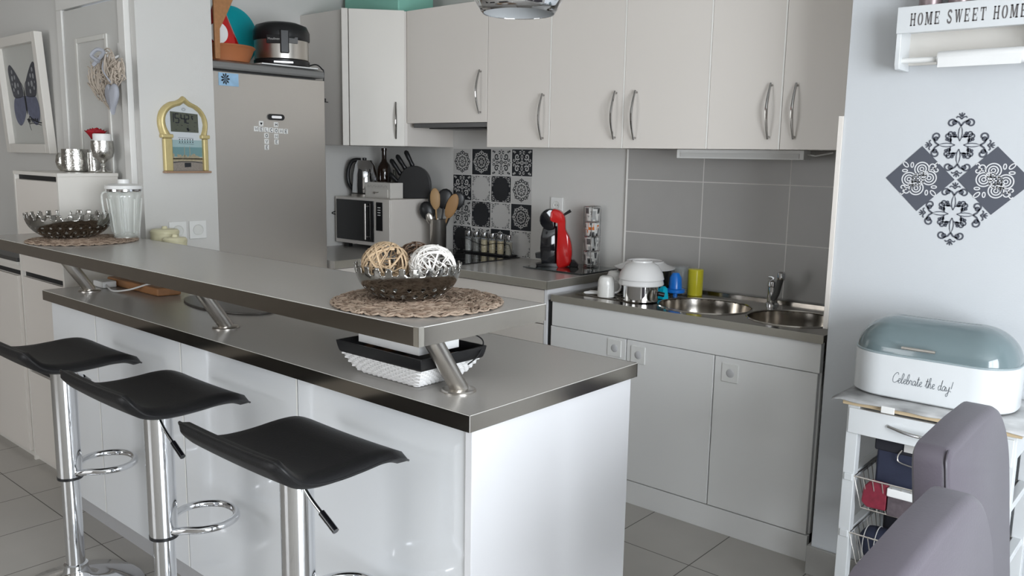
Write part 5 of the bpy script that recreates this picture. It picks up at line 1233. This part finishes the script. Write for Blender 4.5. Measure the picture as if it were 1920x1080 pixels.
def seg7(x, y, w_, h_, on):
    S = {'a': [(0, 0), (1, 0)], 'b': [(1, 0), (1, .5)], 'c': [(1, .5), (1, 1)], 'd': [(0, 1), (1, 1)], 'e': [(0, .5), (0, 1)], 'f': [(0, 0), (0, .5)], 'g': [(0, .5), (1, .5)]}
    for k_ in on: m.ribbon([(x+u*w_+.06*(y+v*h_-300)*0, y+v*h_+u*w_*.06) for u, v in S[k_]], 13, P)
seg7(262, 312, 1, 100, 'bc'); seg7(282, 316, 42, 100, 'afgcd'); seg7(352, 320, 42, 96, 'fgbc'); seg7(408, 324, 34, 92, 'abged')
m.poly([(334, 350), (342, 350), (342, 360), (334, 360)], P); m.poly([(334, 385), (342, 385), (342, 395), (334, 395)], P)
for (a, b) in ((480, 335), (478, 372), (505, 405), (520, 405), (300, 440), (350, 442), (420, 446), (500, 450), (425, 490), (445, 492), (280, 490), (500, 497)): m.poly([(a, b), (a+18, b+1), (a+18, b+7), (a, b+6)], P)
seg7(480, 330, 12, 35, 'fed'); seg7(420, 475, 18, 28, 'afgcd')
mk('display_digits', m, m_ink, ck, fix=False)
flat('sky_print', [(222, 800), (592, 800), (592, 690), (222, 690)], CX+.0066, M('print_teal', (.14, .26, .27), .5, noise=.2))
flat('upper_sky_print', [(222, 690), (592, 690), (592, 610), (222, 610)], CX+.0066, M('print_paleteal', (.30, .42, .43), .5, noise=.1))
m = MB(); rnd = random.Random(2); P = lambda a, b: (CX+.0070, *CK(a, b))
for q in range(22):
    a = 224+q*16.6; h_ = rnd.uniform(20, 62); m.poly([(a, 830), (a+15, 830), (a+15, 830-h_), (a+7, 822-h_), (a, 830-h_)], P)
for a in (372, 436): m.poly([(a, 800), (a+9, 800), (a+7, 690), (a+4, 670), (a+2, 690)], P)
m.poly([(222, 850), (592, 850), (592, 822), (222, 822)], P)
mk('buildings_print', m, M('print_sand', (.34, .29, .19), .6, noise=.4, nscale=120), ck, fix=False)
flat('plaza_print', [(222, 962), (592, 962), (592, 850), (222, 850)], CX+.0066, M('print_plaza', (.24, .21, .18), .6, noise=.35, nscale=150))
m = MB(); m.poly([(372, 920), (450, 915), (450, 868), (372, 868)], P); m.ribbon([(224, 868), (330, 856), (480, 856), (592, 870)], 8, P); m.ribbon([(224, 822), (400, 815), (592, 822)], 6, P)
for i in range(6):
    for b in (604, 632): m.poly([(320+i*31, b+8), (320+i*31+10, b+10), (320+i*31+10, b-6), (320+i*31, b-8)], P)
m.ribbon([(310, 582), (492, 590)], 3, P); m.ribbon([(310, 648), (492, 656)], 3, P)
mk('small_prints', m, m_ink, ck, fix=False)
m = MB(); P = lambda a, b: (CX+.0070, *CK(a, b)); m.ribbon(arc(385, 264, 22, 0, 2*PI, 16, 16)[:-1], 5, P, closed=True); m.ribbon([(365, 270), (385, 256), (405, 270)], 5, P)
mk('emblem', m, M('print_mid_grey', (.25, .27, .28), .5), ck, fix=False)

# ================================================================ KITCHEN CART AND BREAD BOX
kc = thing('kitchen_cart', (1.66, -.84, 0), 'white kitchen trolley with drawer and wire baskets by the right wall', 'kitchen cart')
cx0, cx1, cy0_, cy1_ = 1.447, 1.885, -1.00, -.672
for (x, y) in ((cx0, cy0_), (cx1-.034, cy0_), (cx0, cy1_-.034), (cx1-.034, cy1_-.034)):
    mk('leg', MB().box(x, x+.034, y, y+.034, 0, .742), m_enam, kc, bevel=.002)
mk('wooden_top', MB().box(cx0-.012, cx1+.012, cy0_-.012, cy1_+.006, .742, .757), m_wood2, kc, bevel=.002)
mk('apron', MB().box(cx0+.034, cx1-.034, cy1_-.02, cy1_-.008, .66, .741).box(cx0+.008, cx0+.02, cy0_+.034, cy1_-.034, .66, .741).box(cx1-.02, cx1-.008, cy0_+.034, cy1_-.034, .66, .741), m_enam, kc)
dr = mk('drawer', MB().box(cx0+.006, cx1-.006, cy0_-.006, cy0_+.010, .657, .733), m_enam, kc, bevel=.002)
hpts = [(1.567+.19*i/12, cy0_-.008-.026*math.sin(PI*i/12), .700-.004*math.sin(PI*i/12)) for i in range(13)]
mk('drawer_handle', MB().tube(hpts, .0055, 8), m_chrome, dr, smooth=1, label='curved chrome handle')
for z in (.522, .345):
    mk('runner', MB().box(cx0+.006, cx0+.03, cy0_-.004, cy1_, z-.012, z+.010), m_enam, kc, bevel=.002); mk('runner', MB().box(cx1-.03, cx1-.006, cy0_-.004, cy1_, z-.012, z+.010), m_enam, kc, bevel=.002)
    b = MB(); xa, xb, ya, yb = cx0+.034, cx1-.034, cy0_+.002, cy1_-.02; zt2 = z+.004; zb3 = z-.095
    b.tube([(xa, ya, zt2), (xb, ya, zt2), (xb, yb, zt2), (xa, yb, zt2)], .0025, 6, closed=True); b.tube([(xa+.02, ya+.02, zb3), (xb-.02, ya+.02, zb3), (xb-.02, yb-.02, zb3), (xa+.02, yb-.02, zb3)], .002, 6, closed=True)
    for i in range(15):
        f_ = i/14; b.tube([(xa+(xb-xa)*f_, ya, zt2), (xa+.02+(xb-xa-.04)*f_, ya+.02, zb3), (xa+.02+(xb-xa-.04)*f_, yb-.02, zb3), (xa+(xb-xa)*f_, yb, zt2)], .0014, 5)
    for i in range(9):
        f_ = i/8; b.tube([(xa, ya+(yb-ya)*f_, zt2), (xa+.02, ya+.02+(yb-ya-.04)*f_, zb3), (xb-.02, ya+.02+(yb-ya-.04)*f_, zb3), (xb, ya+(yb-ya)*f_, zt2)], .0014, 5)
    mk('wire_basket', b, m_steel, kc, smooth=1)
mk('bottom_shelf', MB().box(cx0+.02, cx1-.02, cy0_+.01, cy1_-.01, .10, .118), m_enam, kc, bevel=.002)
# marbled cloth on top
cl = thing('table_cover', (1.66, -.85, .757), 'grey marbled plastic cover draped over the trolley top', 'table cover')
vs = []; fs = []; NX, NY = 40, 26; rnd = random.Random(4)
for i in range(NX+1):
    for j in range(NY+1):
        x = 1.405+.535*i/NX; y = -1.024+.364*j/NY; z = .7605
        o_ = max(0, cx0-.012-x, x-(cx1+.012)); o2 = max(0, cy0_-.012-y)
        z -= .20*o_+.35*o2; z += .0015*math.sin(x*60+y*20)*(1 if o_+o2 > 0 else .25)+(.0015*math.sin(x*45) if o2 > 0 else 0)
        vs.append((x, y, z))
for i in range(NX):
    for j in range(NY): a = i*(NY+1)+j; fs.append((a, a+NY+1, a+NY+2, a+1))
mk('cover', MB().add(vs, fs), m_marble, cl, smooth=1, sol=.002)
tg = MB().box(1.548, 1.585, -1.029, -1.025, .742, .762); mk('clip', tg, m_white, cl, bevel=.002)
# bread box
bb_ = thing('bread_box', (1.63, -.81, .7635), 'white bread box with blue grey dome lid reading Celebrate the day!', 'bread box')
bx0, bx1, by0, by1, bz = 1.408, 1.850, -.935, -.685, .7655
def bring(ins, z, n=8, r=.105):
    rr = max(.012, r-ins*.9); return [(u, v, z) for u, v in rrect(bx0+ins, bx1-ins, by0+ins, by1-ins, rr, n)]
def rings(L_):
    m = MB(); n = len(L_[0]); vs = [p for r_ in L_ for p in r_]; fs = [tuple(range(n-1, -1, -1)), tuple((len(L_)-1)*n+i for i in range(n))]
    for j in range(len(L_)-1):
        for i in range(n): fs.append((j*n+i, j*n+(i+1) % n, (j+1)*n+(i+1) % n, (j+1)*n+i))
    return m.add(vs, fs)
mk('box_body', rings([bring(.004, bz), bring(.0, bz+.004), bring(.0, bz+.122), bring(.003, bz+.126)]), m_enam, bb_, smooth=.6)
LZ = bz+.1265
ld = mk('lid', rings([bring(.003, LZ)]+[bring(.003+.112*(1-math.cos(q)), LZ+.100*math.sin(q)) for q in [PI/2*k_/14 for k_ in range(1, 15)]]), m_blueg, bb_, smooth=1)
mk('lid_rim', rings([bring(.0015, LZ-.002), bring(-.0005, LZ), bring(-.0005, LZ+.003), bring(.003, LZ+.0045)]), M('rim_grey', (.30, .36, .38), .3), bb_, smooth=.5)
mk('handle_bar', MB().tube([(1.565, by0-.008, LZ+.028), (1.655, by0-.008, LZ+.028)], .0045, 8).tube([(1.575, by0-.008, LZ+.028), (1.575, by0+.012, LZ+.026)], .003, 6).tube([(1.645, by0-.008, LZ+.028), (1.645, by0+.012, LZ+.026)], .003, 6), m_steel, ld, smooth=1)
GS = {'C': ([(.62, .80), (.60, .98), (.42, 1.0), (.18, .75), (.06, .40), (.12, .08), (.32, .0), (.55, .12), (.70, .25)], .62),
 'e': ([(0, .15), (.18, .22), (.32, .38), (.24, .48), (.12, .36), (.12, .12), (.24, .0), (.40, .10)], .36),
 'l': ([(0, .10), (.18, .40), (.30, .85), (.22, 1.0), (.12, .80), (.10, .25), (.18, .0), (.32, .10)], .28),
 'b': ([(0, .10), (.18, .40), (.28, .85), (.20, 1.0), (.10, .75), (.08, .2), (.16, .0), (.32, .08), (.34, .32), (.22, .40), (.14, .30)], .36),
 'r': ([(0, .10), (.10, .42), (.16, .46), (.20, .38), (.32, .40), (.26, .15), (.34, .02), (.42, .10)], .38),
 'a': ([(.34, .40), (.20, .46), (.06, .30), (.06, .08), (.18, .0), (.32, .20), (.36, .42), (.33, .12), (.40, .0), (.48, .10)], .44),
 't': ([(0, .10), (.14, .45), (.20, .90), (.16, .30), (.16, .05), (.26, .0), (.36, .12)], .30),
 'h': ([(0, .10), (.18, .45), (.26, .88), (.18, 1.0), (.10, .70), (.08, .0), (.12, .30), (.26, .46), (.30, .30), (.30, .05), (.40, .02), (.46, .10)], .42),
 'd': ([(.32, .38), (.20, .46), (.06, .30), (.06, .08), (.18, .0), (.32, .22), (.40, 1.0), (.34, .40), (.34, .08), (.42, .0), (.50, .10)], .46),
 'y': ([(0, .40), (.06, .12), (.16, .04), (.30, .20), (.36, .45), (.32, .0), (.26, -.40), (.12, -.48), (.08, -.32), (.26, -.10), (.46, .12)], .42),
 '!': ([(.22, 1.0), (.14, .30)], .2)}
m = MB(); u = 0; SCL = .030; yt = by0-.0006
for ch in 'Celebrate the day!':
    if ch == ' ': u += .34; continue
    pts, ad = GS[ch]
    to3 = lambda a, b, u=u: (1.545+(u+a*.95+b*.10)*SCL*.82, yt, bz+.048+b*SCL)
    m.ribbon(crom(pts, 5) if len(pts) > 2 else pts, .055, to3)
    if ch == 't': m.ribbon([(.04, .62), (.34, .66)], .05, to3)
    if ch == '!': m.poly([(.10, .0), (.17, .0), (.17, .08), (.10, .08)], to3)
    u += ad*.95
mk('lettering', m, M('print_script_grey', (.13, .15, .17), .6), bb_, fix=False)
# things in the trolley baskets
t = thing('storage_bag', (1.63, -.9, .43), 'dark navy fabric box with a light rope handle in the upper wire basket', 'bag')
m = MB().prism([(1.528, -.965), (1.80, -.965), (1.80, -.76), (1.528, -.76)], .434, .640, 'z'); mk('bag_body', m, m_navy, t, bevel=.01)
mk('bag_rim', MB().prism([(1.522, -.970), (1.806, -.970), (1.806, -.755), (1.522, -.755)], .612, .650, 'z'), M('charcoal_fabric', (.012, .012, .018), .8, noise=.2), t, bevel=.006)
mk('rope_handle', MB().tube(crom([(1.60, -.973, .628), (1.59, -.976, .606), (1.605, -.977, .590), (1.70, -.978, .585), (1.76, -.976, .600), (1.765, -.973, .628)], 5), .0018, 6), m_steel, t, smooth=1)
mk('label_tag', MB().box(1.605, 1.650, -.9735, -.9715, .625, .652), m_greyp, t)
t = thing('food_packet', (1.55, -1.0, .45), 'red and white food packet lying in the upper wire basket', 'packet')
mk('packet', MB().prism([(1.503, .452), (1.508, .500), (1.525, .522), (1.575, .522), (1.575, .440), (1.52, .438)], -.992, -.972, 'y'), M('packet_red', (.22, .02, .04), .4, noise=.5, nscale=60), t, bevel=.005)
t = thing('white_carton', (1.66, -1.0, .45), 'long white carton with dark printed side leaning in the upper wire basket', 'carton')
mk('carton', MB().box(1.578, 1.80, -.994, -.972, .432, .508), M('carton_print', (.10, .08, .09), .5, noise=.6, nscale=60), t, bevel=.002)
mk('carton_lid', MB().box(1.575, 1.80, -.998, -.970, .490, .515), m_paper, t, bevel=.003)
m = MB()
for i in range(16): m.box(1.652+i*.006, 1.655+i*.006+(i % 3)*.001, -.9955, -.9945, .440, .468)
mk('barcode_print', m, m_greyp, t)
t = thing('striped_bag', (1.55, -.95, .26), 'navy bag with white stripes in the lower wire basket', 'bag')
vs = []; fs = []; NU, NV = 24, 14
for i in range(NU+1):
    for j in range(NV):
        a = 2*PI*j/NV; s = i/NU; r_ = .052*(1-(2*s-1)**6*.6); vs.append((1.495+.16*s, -.935+r_*math.cos(a)*.9, .312+r_*math.sin(a)))
for i in range(NU):
    for j in range(NV): fs.append((i*NV+j, i*NV+(j+1) % NV, (i+1)*NV+(j+1) % NV, (i+1)*NV+j))
fs += [tuple(range(NV)), tuple(NU*NV+j for j in range(NV-1, -1, -1))]
mk('bag_body', MB().add(vs, fs), m_navy, t, smooth=1)
st_ = MB()
for s in (.12, .33, .54, .75, .93):
    r_ = .0525*(1-(2*s-1)**6*.6)+.0008; x = 1.495+.16*s; st_.tube([(x, -.935+r_*math.cos(2*PI*j/24)*.9, .312+r_*math.sin(2*PI*j/24)) for j in range(24)], .0015, 5, closed=True)
mk('white_stripes', st_, m_greyp, t, smooth=1)
t = thing('dark_pouch', (1.63, -.85, .27), 'black pouch at the back of the lower wire basket', 'pouch')
mk('pouch', MB().box(1.53, 1.80, -.86, -.74, .265, .40), M('charcoal_fabric', (.012, .012, .018), .8, noise=.2), t, bevel=.015, seg=3)

# ================================================================ CHAIRS
def dining_chair(x, y0_, y1_, top, lb, lean=.10):
    t = thing('dining_chair', (x+.2, (y0_+y1_)/2, 0), lb, 'chair', 'grey leather dining chairs')
    W = y1_-y0_; th = .062
    def sl(dx0, dx1, yi, zi0, infl):
        pass
    # backrest: outline in (y,z) with rounded top, thick slab leaning away from the seat
    out = [(0, .36)]+[(0, top-.03)]+[tuple(v) for v in arc(.03, top-.03, .03, PI, PI/2, 4)][1:]+[(W*.4, top+.006)]+[tuple(v) for v in arc(W-.17, top-.15, .17, PI/2, 0, 12, .155)]+[(W, .36)]
    def X(z): return x-lean*(z-top)
    n = len(out); lay = [(0, -.010), (.006, 0), (th-.012, 0), (th-.004, -.004), (th, -.012)]
    cyy = W/2; vs = []
    for d_, ins in lay:
        for (u, z) in out:
            s = 1+ins*2/W; uu = cyy+(u-cyy)*s; zz = .36+(z-.36)*(1+ins/(top-.36)); vs.append((X(zz)+d_+.018*math.sin(PI*u/W)*0, y0_+uu, zz))
    fs = [tuple(range(n)), tuple((len(lay)-1)*n+i for i in range(n-1, -1, -1))]+[(j*n+i, (j+1)*n+i, (j+1)*n+(i+1) % n, j*n+(i+1) % n) for j in range(len(lay)-1) for i in range(n)]
    br_ = mk('backrest', MB().add(vs, fs), m_chair, t, smooth=.9)
    pp = [(X(z)+th-.004, y0_+max(u, .002), z-.001) for u, z in out[:5]]
    mk('piping', MB().tube(pp, .0022, 6), M('chair_piping', (.06, .052, .065), .35), br_, smooth=1)
    sx0 = x+.02+lean*(top-.46)
    mk('seat', MB().box(sx0+.05, sx0+.48, y0_+.01, y1_-.01, .385, .475), m_chair, t, bevel=.02, seg=3)
    for (lx, ly) in ((sx0+.03, y0_+.02), (sx0+.03, y1_-.055), (sx0+.43, y0_+.02), (sx0+.43, y1_-.055)):
        mk('leg', MB().box(lx, lx+.035, ly, ly+.035, 0, .40), m_black, t, bevel=.003)
    return t
dining_chair(1.868, -1.935, -1.44, .958, 'grey leather dining chair nearer the bread box trolley')
dining_chair(1.948, -2.49, -1.98, .955, 'grey leather dining chair nearest the camera at the bottom right corner')
